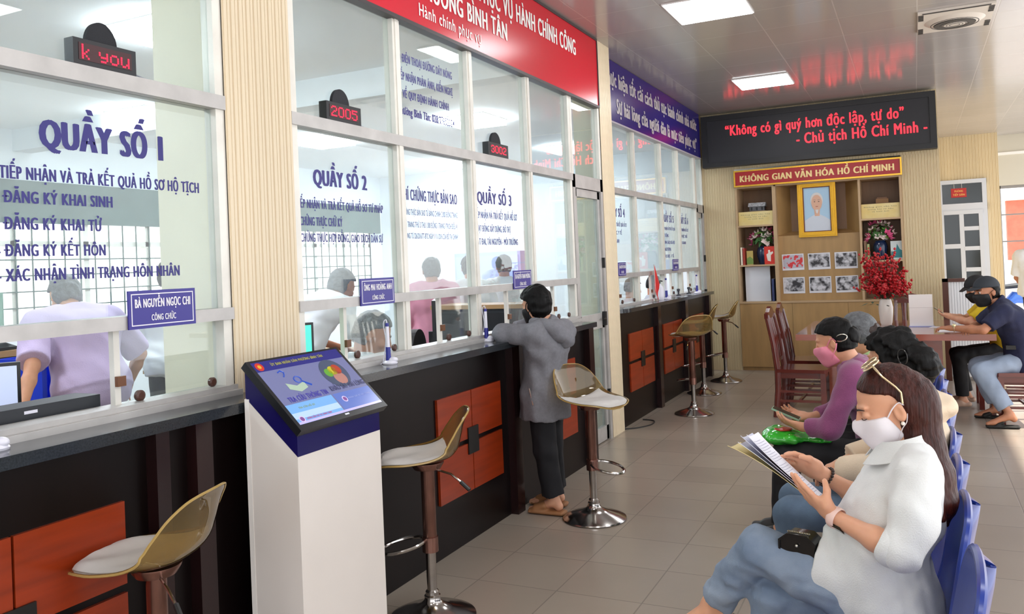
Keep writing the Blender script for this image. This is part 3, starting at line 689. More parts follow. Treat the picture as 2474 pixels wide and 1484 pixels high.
def blossoms(par, n, cz, rx, rz, cols, r0, seed, y_s=.7, c=(0, 0)):
    rr = random.Random(seed)
    for ci, (nm, col, cnt, rad) in enumerate(cols):
        for _ in range(cnt):
            a, u = rr.uniform(0, 2*PI), rr.uniform(-.5, 1)
            rho = math.sqrt(max(0, 1-u*u*.8))*rr.uniform(.75, 1)
            p_ = V((c[0]+rx*rho*math.cos(a), c[1]+rx*y_s*rho*math.sin(a), cz+rz*u))
            nrm = (p_-V((c[0], c[1], cz-.08))).normalized(); mb = MB()
            if nm == 'leaf':
                t = nrm.cross(V((rr.uniform(-1, 1), rr.uniform(-1, 1), rr.uniform(-1, 1)))).normalized(); s_ = nrm.cross(t)
                L_ = rad*rr.uniform(1.2, 2.0); w_ = rad*.45
                q = [p_-t*L_*.5, p_-t*L_*.1+s_*w_+nrm*.004, p_+t*L_*.6, p_-t*L_*.1-s_*w_+nrm*.004]
                mb.quad(*q)
            else:
                for k_ in range(8):
                    tt = nrm.orthogonal().normalized(); tt.rotate(Matrix.Rotation(k_*PI/4+(k_ % 2)*.2, 3, nrm)); ss = nrm.cross(tt)
                    lift = .35 if k_ % 2 else .9
                    tip = p_+tt*rad+nrm*rad*lift; mid = p_+tt*rad*.55+nrm*rad*.1
                    mb.quad(p_, mid+ss*rad*.38, tip, mid-ss*rad*.38)
            mb.build(nm, mat('flower_'+col, col, rough=.6), par)
def vase_arr(x, lab):
    v = empty('flower_vase', (x, YSH, 1.43), 0, lab, 'vase', 'blue vases of flowers in the cabinet')
    MB().lathe([(0, 0), (.055, 0), (.062, .02), (.085, .11), (.09, .17), (.075, .22), (.062, .24), (.066, .25), (.055, .25), (.05, .2), (0, .2)], n=24).build('vase', mat('vase_blue', '16284a', rough=.18, spec=.6), v, smooth=True)
    blossoms(v, 0, .345, .165, .135, (('flower', 'd8588a', 12, .055), ('flower', 'ecdcd6', 20, .042), ('leaf', '3f6b35', 44, .06), ('leaf', '7fae52', 10, .055)), 0, int(abs(x)*100))
vase_arr(-1.86, 'dark blue vase of pink and white flowers on the left cabinet shelf')
vase_arr(-.40, 'dark blue vase of pink and white flowers on the right cabinet shelf')
def book(x, w_, h_, d_, col, lab, rz=0, z=1.43, y=YSH-.06, face=None):
    q = empty('book', (x, y, z), rz, lab, 'book', 'books on the cabinet shelves')
    box('cover', mat('book_'+col, col, rough=.4), q, -w_/2, w_/2, -d_/2, d_/2, .0, h_)
    box('pages', mat('pages', 'eee8d8', rough=.7), q, -w_/2+.002, w_/2-.002, -d_/2+.004, d_/2-.003, h_-.004, h_+.0005)
    if face: 
        c2, sh = face
        MB().prism([(u*w_, v*h_) for u, v in sh], 'y', -d_/2-.0012, -d_/2-.0002).build('cover_print', mat('print_'+c2, c2, rough=.5), q)
    return q
book(-2.13, .022, .24, .17, 'e8dcc6', 'thin cream book at the left end of the left shelf')
book(-2.10, .024, .23, .17, 'a23227', 'thin red book between the cream and yellow-green books')
book(-2.035, .085, .19, .02, 'b6a04c', 'yellow-green book leaning beside the blue vase on the left shelf', .25, face=('6f8f3c', [(-.5, .05), (.5, .05), (.5, .4), (0, .6), (-.5, .45)]))
book(-1.765, .14, .24, .02, 'd6301f', 'bright red book with a white figure, right of the left vase', -.1, y=YSH-.1, face=('f0e4d8', [(-.2, .2), (.1, .15), (.12, .5), (.35, .62), (.3, .72), (.08, .66), (.05, .8), (-.12, .8), (-.12, .62), (-.3, .55)]))
book(-.575, .03, .25, .16, '75543a', 'brown book at the left end of the right shelf')
book(-.54, .026, .21, .16, '9ba26a', 'pale green book beside the right vase')
book(-.205, .15, .235, .02, 'c9d2d0', 'pale book with teal landscape cover, right of the right vase', -.08, y=YSH-.1, face=('2f7f86', [(-.48, .1), (.48, .1), (.48, .45), (.2, .55), (0, .85), (-.1, .5), (-.48, .4)]))
book(-1.735, .03, .30, .18, '2a3560', 'tall dark blue book beside the white sheet on the lowest left shelf', z=.932)
q = empty('notice_sheet', (-1.945, 11.66, .932), 0, 'tall white notice sheet standing on the lowest left cabinet shelf', 'notice')
box('sheet', mat('sheet_white', 'd9dbe2', rough=.5), q, -.165, .165, -.003, .003, 0, .47); box('backing', OAKE, q, -.16, .16, .0035, .012, 0, .46)
# ================================================================ TABLE GROUP
RWD = mat('red_wood', '5e231c', rough=.2, spec=.5, noise=.25, nscale=4, stretch=(.3, 2, 2), coat=.4)
RWT = mat('table_wood', '8a4a3a', rough=.12, spec=.55, noise=.2, nscale=4, stretch=(.3, 2, 2), coat=.5)
t = empty('long_table', (-.2, 9.1, 0), 0, 'long glossy red-brown wooden table in front of the display cabinet', 'table')
box('tabletop', RWT, t, -.86, .80, -.80, .85, .728, .785, bevel=.008)
for y in (-.55, .45):
    box('leg', RWT, t, -.60, .385, y, y+.09, .065, .728); box('foot', RWT, t, -.66, .45, y-.1, y+.17, 0, .065, bevel=.006)
box('stretcher', RWD, t, -.15, -.05, -.46, .45, .2, .32)
def wood_chair(name, loc, rz, lab, group):
    c = empty(name, loc, rz, lab, 'chair', group)
    MB().prism([(-.2, -.21), (.23, -.235), (.25, -.2), (.25, .2), (.23, .235), (-.2, .21)], 'z', .43, .462).build('seat', RWD, c, bevel=.008)
    for s in (-1, 1):
        MB().box(.19, .235, s*.2-.022, s*.2+.022, 0, .43).build('leg', RWD, c, bevel=.004)
        pts = [(-.23, s*.185, 0), (-.2, s*.185, .25), (-.195, s*.185, .45), (-.225, s*.18, .7), (-.28, s*.165, .97)]
        MB().tube(pts, [.022, .024, .025, .023, .02], 8, flat=1.2).build('leg', RWD, c, smooth=True)
    MB().box(-.19, .22, -.19, -.165, .375, .43).box(-.19, .22, .165, .19, .375, .43).box(.2, .225, -.19, .19, .375, .43).box(-.205, -.18, -.18, .18, .375, .43).build('apron', RWD, c)
    mb = MB()
    for s in (-1, 1):
        for z in (.15, .24): mb.box(-.2, .2, s*.19-.01, s*.19+.01, z, z+.022)
    mb.box(-.012, .012, -.19, .19, .16, .18); mb.build('stretcher', RWD, c)
    pr = [(-.185, .94), (.185, .94), (.19, .985), (.12, 1.0), (.06, 1.035), (0, 1.05), (-.06, 1.035), (-.12, 1.0), (-.19, .985)]
    MB().prism(pr, 'x', -.30, -.265).build('crest_rail', RWD, c, bevel=.006)
    MB().box(-.225, -.198, -.17, .17, .52, .555).build('back_rail', RWD, c)
    for y in (-.085, 0, .085):
        MB().tube([(-.212, y, .545), (-.225, y, .68), (-.245, y, .8), (-.278, y, .95)], [.018, .028, .022, .03], 8, flat=.4, up=(1, 0, 0)).build('back_slat', RWD, c, smooth=True)
    return c
wood_chair('wooden_chair', (-1.03, 8.43, 0), -.02, 'nearer tall-backed dark red wooden chair at the left end of the table', 'dark red wooden chairs')
wood_chair('wooden_chair', (-1.03, 9.12, 0), .02, 'farther tall-backed dark red wooden chair at the left end of the table', 'dark red wooden chairs')
wood_chair('wooden_chair', (.80, 8.45, 0), PI+.1, 'dark red wooden chair under the man in the navy shirt', 'dark red wooden chairs')
wood_chair('wooden_chair', (-.06, 10.25, 0), -PI/2, 'dark red wooden chair behind the table, back showing by the red flowers', 'dark red wooden chairs')
wood_chair('wooden_chair', (.72, 9.25, 0), PI, 'dark red wooden chair under the person in the yellow shirt', 'dark red wooden chairs')
# red berry arrangement
v = empty('flower_vase', (-.30, 9.42, .785), 0, 'slim white vase of bright red berry branches on the long table', 'vase')
MB().lathe([(0, 0), (.05, 0), (.058, .02), (.068, .12), (.07, .18), (.058, .24), (.05, .262), (.044, .262), (.05, .2), (0, .1)], n=28).build('vase', mat('vase_white', 'e6e2da', rough=.2), v, smooth=True)
rr = random.Random(3); mbS, mbB, mbL = MB(), MB(), MB()
for i in range(46):
    a, e = rr.uniform(0, 2*PI), rr.uniform(.05, 1.18)
    L_ = rr.uniform(.24, .34)*(1+.35*(1-e)); d = V((math.cos(a)*math.sin(e), math.sin(a)*math.sin(e), math.cos(e)))
    p0 = V((0, 0, .25)); p1_ = p0+d*L_*1.25 if e < .5 else p0+d*L_
    mid = p0+(p1_-p0)*.5+V((0, 0, .03)); mbS.tube([p0, mid, p1_], .0035, 5)
    for j in range(22):
        t_ = rr.uniform(.28, 1.05); q = p0.lerp(mid, t_*2) if t_ < .5 else mid.lerp(p1_, t_*2-1)
        q = q+V((rr.gauss(0, .018), rr.gauss(0, .018), rr.gauss(0, .018))); mbB.ball(q, rr.uniform(.010, .016), 6)
for i in range(70):
    a = rr.uniform(0, 2*PI); r_ = rr.uniform(.05, .24); z = .29+rr.uniform(-.06, .12)-.08*(r_/.24)
    p_ = V((r_*math.cos(a), r_*math.sin(a), z)); t_ = V((math.cos(a+rr.uniform(-.8, .8)), math.sin(a), rr.uniform(-.5, .4))).normalized(); s_ = t_.cross(V((0, 0, 1))).normalized(); L_ = rr.uniform(.04, .075)
    mbL.quad(p_-t_*L_*.5, p_+s_*L_*.28, p_+t_*L_*.6, p_-s_*L_*.28)
mbS.build('stem', mat('stem', '4a3b2a'), v); o = mbB.build('berries', mat('berry_red', 'b3101a', rough=.4), v, smooth=True); o['kind'] = 'stuff'
o = mbL.build('leaves', mat('leaf_grey_green', '47604f', rough=.6), v); o['kind'] = 'stuff'
q = empty('document_box', (.025, 9.15, .785), .0, 'white upright box standing on the table right of the red flowers', 'box')
box('body', mat('box_white', 'f3efec', rough=.45), q, -.105, .105, -.02, .03, .006, .315); box('base', mat('box_base', '9aa3d8', rough=.3), q, -.115, .115, -.05, .06, 0, .006)
box('fold', mat('box_line', 'cfc9c6', rough=.5), q, -.104, .104, -.021, -.02, .185, .188)
q = empty('paper_sheet', (.30, 8.62, .7855), .1, 'white paper lying on the table before the man in navy', 'paper'); box('sheet', mat('paper', 'ebe9ee', rough=.6), q, -.15, .15, -.1, .1, 0, .004)
q = empty('paper_sheet', (.20, 9.02, .7855), -.3, 'white paper on the table beside the white upright box', 'paper'); box('sheet', mat('paper', 'ebe9ee'), q, -.1, .1, -.07, .07, 0, .003)
# white ribbed cupboard and dark post by the far door
q = empty('low_cupboard', (.5, 11.2, 0), 0, 'low white ribbed cupboard with dark wooden post beyond the table', 'cupboard')
mb = MB(); n = 14; pr = []
for i in range(n):
    a = -.17+i*.4/n; pr += [(a, -.25), (a+.022, -.25), (a+.025, -.243)]
pr += [(.23, -.25), (.23, .1), (-.17, .1)]
mb.prism(pr, 'z', .05, 1.15); mb.build('body', mat('ribbed_white', 'd5d8dc', rough=.5), q)
box('post', mat('post_brown', '4a2418', rough=.35), q, -.235, -.175, -.27, -.21, 0, 1.19); box('top_edge', mat('post_brown', '4a2418'), q, -.235, .0, -.27, -.2, 1.152, 1.19)
# ceiling extractor fan
q = empty('ceiling_fan', (.385, 8.08, ZC), 0, 'square white ceiling extractor fan with round dark grille near the top right corner', 'fan')
mb = MB(); w_ = .285; d_ = .36
mb.box(-w_, w_, -d_, d_, -.02, -.001); mb.build('frame', mat('fan_white', 'd9d2c8', rough=.35), q, bevel=.006)
MB().lathe([(0, -.055), (.05, -.058), (.19, -.045), (.235, -.02), (.24, -.018), (0, -.018)], (0, .03, 0), 36).build('shroud', mat('fan_white', 'd9d2c8'), q, smooth=True)
mb = MB()
for i in range(7): mb.tube([(r_*math.cos(a), .03+r_*math.sin(a), -.057+.012*(r_/.19)**2) for r_ in [.04+i*.024] for a in [j*2*PI/30 for j in range(30)]], .0035, 5, closed=True)
mb.build('grille', mat('fan_dark', '3c3a38', rough=.5), q)
MB().lathe([(0, -.053), (.155, -.053), (.16, -.0535), (0, -.0545)], (0, .03, 0), 30).build('fan_disc', mat('fan_dark', '3c3a38'), q)
mb = MB()
for sx in (-1, 1):
    for j in range(4): mb.box(sx*.26-.02, sx*.26+.02, -.30+j*.05, -.275+j*.05, -.026, -.02); mb.box(sx*.26-.02, sx*.26+.02, .18+j*.05, .205+j*.05, -.026, -.02)
mb.box(-.25, .25, -.352, -.335, -.026, -.02); mb.build('vent_slots', mat('fan_dark', '3c3a38'), q)

# ================================================================ STOOLS
AMB = glass_mat('amber_acrylic', (.86, .78, .60), .20, (.55, .43, .2), 1.2, .02)
AMR = mat('amber_rim', 'b89a5c', rough=.15, spec=.7, alpha=.85)
CHR = mat('chrome', 'b8b4b0', rough=.16, metal=1, noise=.15, nscale=14)
COP = mat('worn_copper_chrome', '8a655a', rough=.25, metal=.9, noise=.35, nscale=26, stretch=(1, 1, .25))
CUSH = mat('cushion_white', 'c9c6c2', rough=.8, noise=.08, nscale=8, bump=.25, bscale=14)
def spline(pts, n):
    out = []; P = [V(p) for p in pts]
    for i in range(len(P)-1):
        p0, p1, p2, p3 = P[max(i-1, 0)], P[i], P[i+1], P[min(i+2, len(P)-1)]
        for j in range(n):
            t = j/n
            out.append(.5*((2*p1)+(-p0+p2)*t+(2*p0-5*p1+4*p2-p3)*t*t+(-p0+3*p1-3*p2+p3)*t*t*t))
    out.append(P[-1]); return out
# (x, z, half width, edge lift)
PROF = spline([(.215, -.018, .03), (.205, -.008, .10), (.17, .0, .155), (.08, -.004, .19), (-.03, -.004, .20), (-.10, .010, .20), (-.138, .045, .195), (-.155, .095, .185), (-.168, .15, .162), (-.182, .19, .125), (-.192, .209, .08), (-.196, .216, .02)], 4)
def seat_shell_grid(off=0, prof=PROF, wmul=1.0, n=18, lift=.05, i0=0):
    rows = []
    for i, (x, z, w_) in enumerate(prof):
        a = prof[max(i-1, 0)]; b_ = prof[min(i+1, len(prof)-1)]
        t = V((b_[0]-a[0], 0, b_[1]-a[1])).normalized(); nrm = V((t.z, 0, -t.x))   # up/inward side
        if nrm.z < 0 and abs(t.x) > abs(t.z): nrm = -nrm
        nrm = V((-t.z, 0, t.x)); nrm = -nrm
        s_ = (i+i0)/(len(PROF)-1); cup = lift*(.25+1.1*math.exp(-((s_-.55)/.22)**2))
        row = []
        for j in range(n+1):
            u = -1+2*j/n
            u *= wmul; p_ = V((x, u*w_, z))+nrm*(cup*abs(u)**2.4*(w_/.2))+nrm*off
            row.append(p_)
        rows.append(row)
    return rows
def grid_mesh(rows, thick, name, m, par, smooth=True):
    mb = MB(); bm = mb.bm; vs = [[bm.verts.new(p) for p in r] for r in rows]
    for a, b_ in zip(vs, vs[1:]):
        for j in range(len(a)-1): bm.faces.new((a[j], a[j+1], b_[j+1], b_[j]))
    if thick:
        bmesh.ops.recalc_face_normals(bm, faces=bm.faces); bmesh.ops.solidify(bm, geom=bm.faces[:], thickness=thick)
    return mb.build(name, m, par, smooth=smooth)
def stool(loc, rz, zs, lab):
    t = empty('bar_stool', loc, rz, lab, 'bar stool', 'amber acrylic bar stools')
    rows = [[V((p.x, p.y, p.z+zs)) for p in r] for r in seat_shell_grid()]
    grid_mesh(rows, .006, 'seat_shell', AMB, t)
    rim = [r[0] for r in rows]+[r[-1] for r in rows[::-1]]
    MB().tube(rim, .0042, 6, closed=True).build('rim', AMR, t, smooth=True)
    pc = [(x, z, w_) for x, z, w_ in PROF[3:21]]
    lo = seat_shell_grid(.005, pc, .88, i0=3); hi = seat_shell_grid(.008, pc, .88, i0=3); N = len(hi)
    for i in range(N):
        for j in range(19):
            f = max(0, min(1, i/3))*max(0, min(1, (N-1-i)/3))*min(1, j/2.5, (18-j)/2.5); hi[i][j] = hi[i][j]+V((0, 0, .020*f**.6+.004*math.sin(i*.9+j*.5)*f))
    mb = MB(); bm = mb.bm
    A = [[bm.verts.new(p+V((0, 0, zs))) for p in r] for r in hi]; B = [[bm.verts.new(p+V((0, 0, zs))) for p in r] for r in lo]
    for G_, fl in ((A, 0), (B, 1)):
        for a, b_ in zip(G_, G_[1:]):
            for j in range(18): bm.faces.new((a[j], a[j+1], b_[j+1], b_[j]) if fl else (a[j], b_[j], b_[j+1], a[j+1]))
    for i in range(N-1):
        bm.faces.new((A[i][0], A[i+1][0], B[i+1][0], B[i][0])); bm.faces.new((A[i][18], B[i][18], B[i+1][18], A[i+1][18]))
    for j in range(18): bm.faces.new((A[0][j], B[0][j], B[0][j+1], A[0][j+1])); bm.faces.new((A[-1][j], A[-1][j+1], B[-1][j+1], B[-1][j]))
    mb.build('cushion', CUSH, t, smooth=True)
    zb = zs-.012
    MB().lathe([(0, zb-.03), (.06, zb-.03), (.075, zb-.006), (.075, zb), (0, zb)], n=24).build('seat_plate', COP, t, smooth=True)
    MB().lathe([(0, .30), (.029, .30), (.031, .305), (.031, zb-.04), (.034, zb-.03), (0, zb-.03)], n=24).build('upper_column', COP, t, smooth=True)
    MB().lathe([(0, .05), (.022, .05), (.0225, .295), (.024, .30), (0, .30)], n=24).build('lower_column', CHR, t, smooth=True)
    MB().lathe([(0, 0), (.19, 0), (.195, .006), (.192, .012), (.15, .03), (.09, .048), (.05, .066), (.036, .085), (.036, .10), (.03, .105), (.03, .118), (.024, .125), (0, .125)], n=48).build('base', CHR, t, smooth=True)
    ring = [(.03+.10-.10*math.cos(a) if False else .125+.105*math.cos(a), .085*math.sin(a), .33-.02*math.cos(a)) for a in [i*2*PI/32 for i in range(32)]]
    MB().tube(ring, .0085, 8, closed=True).build('footrest', CHR, t, smooth=True)
    MB().lathe([(.03, .295), (.036, .295), (.036, .36), (.03, .36)], n=20).build('footrest_collar', COP, t, smooth=True)
    lv = MB().tube([(-.03, .03, zs-.04), (-.10, .10, zs-.05), (-.14, .13, zs-.08)], .005, 8).build('lever', CHR, t, smooth=True)
    MB().tube([(-.14, .13, zs-.08), (-.175, .16, zs-.11)], .009, 8).build('grip', mat('black_plastic', '17181a'), lv, smooth=True)
    return t
stool((-2.12, 1.80, 0), math.radians(197), .70, 'amber bar stool nearest the camera, at the bottom left corner')
stool((-2.0, 3.17, 0), math.radians(213), .705, 'amber bar stool right behind the white touch kiosk')
stool((-1.815, 4.74, 0), math.radians(-22), .705, 'amber bar stool beside the person in the grey hoodie')
stool((-2.05, 8.25, 0), math.radians(135), .775, 'amber bar stool with broad back nearest us at the farther counter')
stool((-2.24, 9.52, 0), math.radians(192), .80, 'amber bar stool half hidden behind the nearest one at the farther counter')
stool((-2.19, 10.5, 0), math.radians(190), .79, 'farthest amber bar stool, against the ribbed back wall')

# ================================================================ TOUCH KIOSK
KW = mat('kiosk_white', 'e4ddd6', rough=.4, noise=.03, nscale=3)
KB = mat('kiosk_blue', '151052', rough=.25, spec=.5)
BZ = mat('monitor_black', '17191d', rough=.3)
q = empty('touch_kiosk', (-2.12, 2.58, 0), 0, 'white pedestal kiosk with dark blue top and sloping touch screen', 'kiosk')
Pk = (-2.12, 2.58, 0)
at(MB().prism([(-2.243, 0), (-2.008, 0), (-2.008, .900), (-2.243, 1.103)], 'y', 2.327, 2.832).build('pedestal', KW, q, bevel=.003), Pk)
at(MB().prism([(-2.008, .901), (-2.008, .985), (-2.243, 1.205), (-2.243, 1.104)], 'y', 2.328, 2.831).build('collar', KB, q, bevel=.002), Pk)
at(MB().box(-2.247, -2.225, 2.3255, 2.3265, 0, 1.10).box(-2.247, -2.243, 2.327, 2.832, 0, 1.10).build('edge_strip', mat('kiosk_edge', 'f3eee8'), q), Pk)
sd = V((.247, 0, -.236)).normalized(); sn = V((.236, 0, .247)).normalized(); so = V((-2.243, 2.315, 1.221)); SL, SW = .346, .535
def sp(u, v, h=0): return so+V((0, u*SW, 0))+sd*(v*SL)+sn*h     # u right, v down the screen
def slab(name, m, u0, u1, v0, v1, h0, h1, par=None):
    c = (sp(u0, v0, h0)+sp(u1, v1, h1))/2
    o = MB().obox(c, (0, 1, 0), sd, sn, (u1-u0)*SW, (v1-v0)*SL, h1-h0).build(name, m, par or mon); return at(o, Pk)
mon = at(MB().obox(sp(.5, .5, .008), (0, 1, 0), sd, sn, SW, SL, .03).build('monitor', BZ, q, bevel=.004), Pk)
h = .0235
SCR = mat('screen_lilac', '7479a2', rough=.16, emit=.08); 
def sflat(name, m, u0, u1, v0, v1, dh):
    o = MB().quad(sp(u0, v1, h+dh), sp(u1, v1, h+dh), sp(u1, v0, h+dh), sp(u0, v0, h+dh)).build(name, m, mon); return o
sflat('screen', SCR, .03, .97, .03, .93, .0)
sflat('header_bar', mat('screen_navy', '2d2f78', rough=.16, emit=.15), .03, .97, .03, .17, .0004)
sflat('info_tile', mat('screen_sky', '6f9fd8', rough=.16, emit=.25), .03, .52, .66, .93, .0004)
sflat('survey_tile', mat('screen_blue', '5b70b4', rough=.16, emit=.2), .535, .97, .66, .93, .0004)
sflat('tile_band', mat('screen_pale', 'a5bfe4', rough=.16, emit=.25), .03, .52, .78, .86, .0008)
sflat('tile_band', mat('screen_lav', 'b0a8dc', rough=.16, emit=.25), .03, .97, .90, .93, .0009)
def disc(name, m, u, v, r, dh, n=28, ry=None):
    mb = MB(); pts = [sp(u+r*math.cos(a)/SW, v+(ry or r)*math.sin(a)/SL, h+dh) for a in [-i*2*PI/n for i in range(n)]]
    f = mb.bm.faces.new([mb.bm.verts.new(p) for p in pts]); return mb.build(name, m, mon)
disc('emblem', mat('emblem_red', 'b8342a', emit=.2, rough=.2), .085, .10, .020, .0008); disc('emblem', mat('emblem_gold', 'c99b2e', emit=.2, rough=.2), .085, .10, .009, .0012)
disc('survey_ring', mat('ring_dark', '49536a', rough=.2, emit=.1), .74, .38, .075, .0008)
for c_, du, dv, r_ in (('a8402e', .045, -.05, .026), ('5f9a3a', -.06, -.02, .022), ('b7b02e', -.005, -.04, .024), ('a8786e', .02, .08, .034)): disc('survey_face', mat('face_'+c_, c_, rough=.2, emit=.15), .74+du, .38+dv, r_, .0012)
for u, v, m_ in ((.62, .76, 'c2b7d8'), (.085, .87, 'c2b7d8')): disc('tile_icon', mat('icon_'+m_, m_, rough=.2, emit=.2), u, v, .015, .0012); disc('tile_icon', mat('icon_in', '7c4c8c', rough=.2, emit=.15), u, v, .010, .0016)
# search picture: open book, lens
mb = MB()
for a, b_, c_, d_ in (((.19, .38), (.28, .44), (.28, .53), (.19, .47)), ((.28, .44), (.37, .40), (.37, .49), (.28, .53))): mb.quad(*[sp(u, v, h+.001) for u, v in (a, b_, c_, d_)])
mb.build('book_icon', mat('icon_green', '9fb3a0', rough=.2, emit=.2), mon)
mb = MB(); mb.tube([sp(.33+.045*math.cos(a)*.75, .36+.045*math.sin(a), h+.001) for a in [i*2*PI/20 for i in range(20)]], .0025, 5, closed=True); mb.tube([sp(.36, .4, h+.001), sp(.42, .47, h+.001)], .0035, 5)
mb.tube([sp(u, v, h+.001) for u, v in ((.2, .22), (.23, .20), (.255, .23), (.24, .27), (.225, .29))], .003, 5); mb.build('lens_icon', mat('icon_blue', '2c4fae', rough=.2, emit=.2), mon)
def stext(t, u, v, w_, hh, col, bold=.01):
    o = text_at('lettering', mon, mat('ink_'+col, col, rough=.3, emit=.15), t, sp(u, v, h+.0014), (0, 1, 0), -sd, width=w_, cap=hh*.72, bold=bold*3); return o
stext('TRA CỨU THÔNG TIN', .10, .64, .22, .034, '3c35a0'); stext('KHẢO SÁT HÀI LÒNG', .56, .62, .215, .034, '33345c')
stext('ỦY BAN NHÂN DÂN PHƯỜNG BÌNH TÂN', .2, .115, .30, .018, '9a9a4a', .02); stext('HƯỚNG DẪN THỦ TỤC HÀNH CHÍNH', .13, .89, .14, .011, 'b0406a', .01); stext('TRA CỨU HỒ SƠ', .13, .74, .09, .012, '8aa04a', .01)
stext('ĐÁNH GIÁ SỰ HÀI LÒNG', .66, .77, .14, .010, '93a0cf', .005)
for o in list(mon.children): at(o, (0, 0, 0))
slab('monitor_label', mat('label_white', 'e8ecf4', rough=.5), .50, .545, .945, .965, .0232, .0238)
for o in mon.children:
    o.matrix_parent_inverse = Matrix.Identity(4)
# children of the monitor carry world-built coordinates: same origin as the monitor mesh
for o in mon.children: o.location = (0, 0, 0)

# ================================================================ THINGS ON THE COUNTERS
PW = mat('pen_white', 'e4e3ee', rough=.3); PB = mat('pen_blue', '262a8c', rough=.3)
def pen_stand(x, y, z, s, rz, lab):
    q = empty('pen_stand', (x, y, z), rz, lab, 'pen stand', 'white and blue counter pens')
    MB().lathe([(0, 0), (.036*s, 0), (.038*s, .006*s), (.03*s, .016*s), (.014*s, .02*s), (0, .02*s)], n=24).build('base', PW, q, smooth=True)
    MB().ball((.016*s, 0, .02*s), .022*s, 14, (1.1, .9, .7)).build('cap_dome', PW, q, smooth=True)
    MB().tube([(-.008*s, 0, .012*s), (-.008*s, 0, .085*s)], [.014*s, .012*s], 12).build('socket', PB, q, smooth=True)
    MB().tube([(-.008*s, 0, .08*s), (-.009*s, 0, .19*s)], [.010*s, .009*s], 12).build('pen_barrel', PW, q, smooth=True)
    MB().tube([(-.009*s, 0, .188*s), (-.009*s, 0, .205*s)], .0095*s, 12).build('pen_end', PB, q, smooth=True)
    MB().tube(spline([(-.009*s, 0, .204*s), (-.014*s, 0, .222*s), (-.028*s, .005*s, .20*s), (-.02*s, .01*s, .12*s), (-.03*s, .012*s, .05*s), (-.04*s, 0, .004*s), (-.06*s, -.02*s, .004*s)], 4), .0025*s, 6).build('cord', PW, q, smooth=True)
pen_stand(-2.385, 3.475, 1.086, 1.0, .4, 'white and blue counter pen in front of the seated grey-haired clerk')
pen_stand(-2.42, 4.60, 1.086, 1.0, .4, 'white and blue counter pen left of the person in the grey hoodie')
pen_stand(-2.39, 1.49, 1.086, 1.05, .5, 'white and blue counter pen cut by the left edge of the photo')
pen_stand(-2.52, 9.15, 1.105, 1.15, .3, 'white and blue counter pen near the flag on the farther counter')
pen_stand(-2.52, 10.6, 1.105, 1.15, .3, 'white and blue counter pen at the far end of the farther counter')
q = empty('desk_flag', (-2.56, 8.83, 1.105), 0, 'small red flag standing on the farther counter', 'flag')
MB().lathe([(0, 0), (.035, 0), (.03, .012), (.006, .02), (0, .02)], n=16).build('base', CHR, q); MB().tube([(0, 0, .01), (0, -.03, .40)], .004, 8).build('pole', CHR, q)
mb = MB(); A_ = [[V((.012*math.sin(i*1.3)*(j/6), -.03+.0+j*.022+ (6-i)*.003, .39-i*.045-j*.028)) for j in range(7)] for i in range(7)]
grid_mesh(A_, .002, 'cloth', mat('flag_red', 'd3201f', rough=.6), q); mb.bm.free()
for (x, y, lab) in ((-2.55, 9.75, 'small dark document camera on the farther counter beside the white counter pen'), (-2.55, 10.25, 'small dark stamp holder on the farther counter, second from its far end')):
    q = empty('desk_gadget', (x, y, 1.105), 0, lab, 'gadget'); MB().lathe([(0, 0), (.03, 0), (.028, .02), (.01, .03), (.01, .06), (.02, .07), (.02, .09), (0, .095)], n=16).build('body', mat('gadget_dark', '34353c', rough=.4), q, smooth=True); box('foot_plate', mat('gadget_pale', 'c9c9d0'), q, -.05, .05, -.04, .04, 0, .006)
q = empty('hand_gel_bottle', (-2.58, 9.08, 1.105), 0, 'white pump bottle standing on the farther counter behind the pen', 'bottle')
MB().lathe([(0, 0), (.04, 0), (.042, .01), (.042, .12), (.03, .15), (.014, .16), (.014, .18), (0, .18)], n=18).build('bottle', PW, q, smooth=True); MB().tube([(0, 0, .18), (0, 0, .21), (.03, 0, .205)], .007, 8).build('pump', mat('black_plastic', '17181a'), q)
q = empty('water_bottle', (-2.40, 1.395, 1.086), 0, 'clear plastic bottle with pink label at the left edge on the counter', 'bottle')
MB().lathe([(0, .002), (.028, .002), (.03, .01), (.03, .11), (.013, .15), (.013, .16), (0, .16)], n=20).build('bottle', glass_mat('clear_plastic', (.93, .93, .97), .2), q, smooth=True); MB().lathe([(.0306, .04), (.0306, .09), (.0302, .09), (.0302, .04)], n=20).build('label_band', mat('label_pink', 'd7b6dd'), q); MB().lathe([(0, .16), (.015, .16), (.015, .178), (0, .178)], n=16).build('bottle_cap', PW, q)
q = tag(MB().tube(spline([(-2.49, 7.33, .006), (-2.38, 7.42, .006), (-2.30, 7.6, .006), (-2.33, 7.78, .006), (-2.45, 7.82, .006)], 6), .006, 6).build('power_cord', mat('cord_black', '222222'), None, smooth=True), 'thin black cord looping on the floor by the second beige column', 'cord')
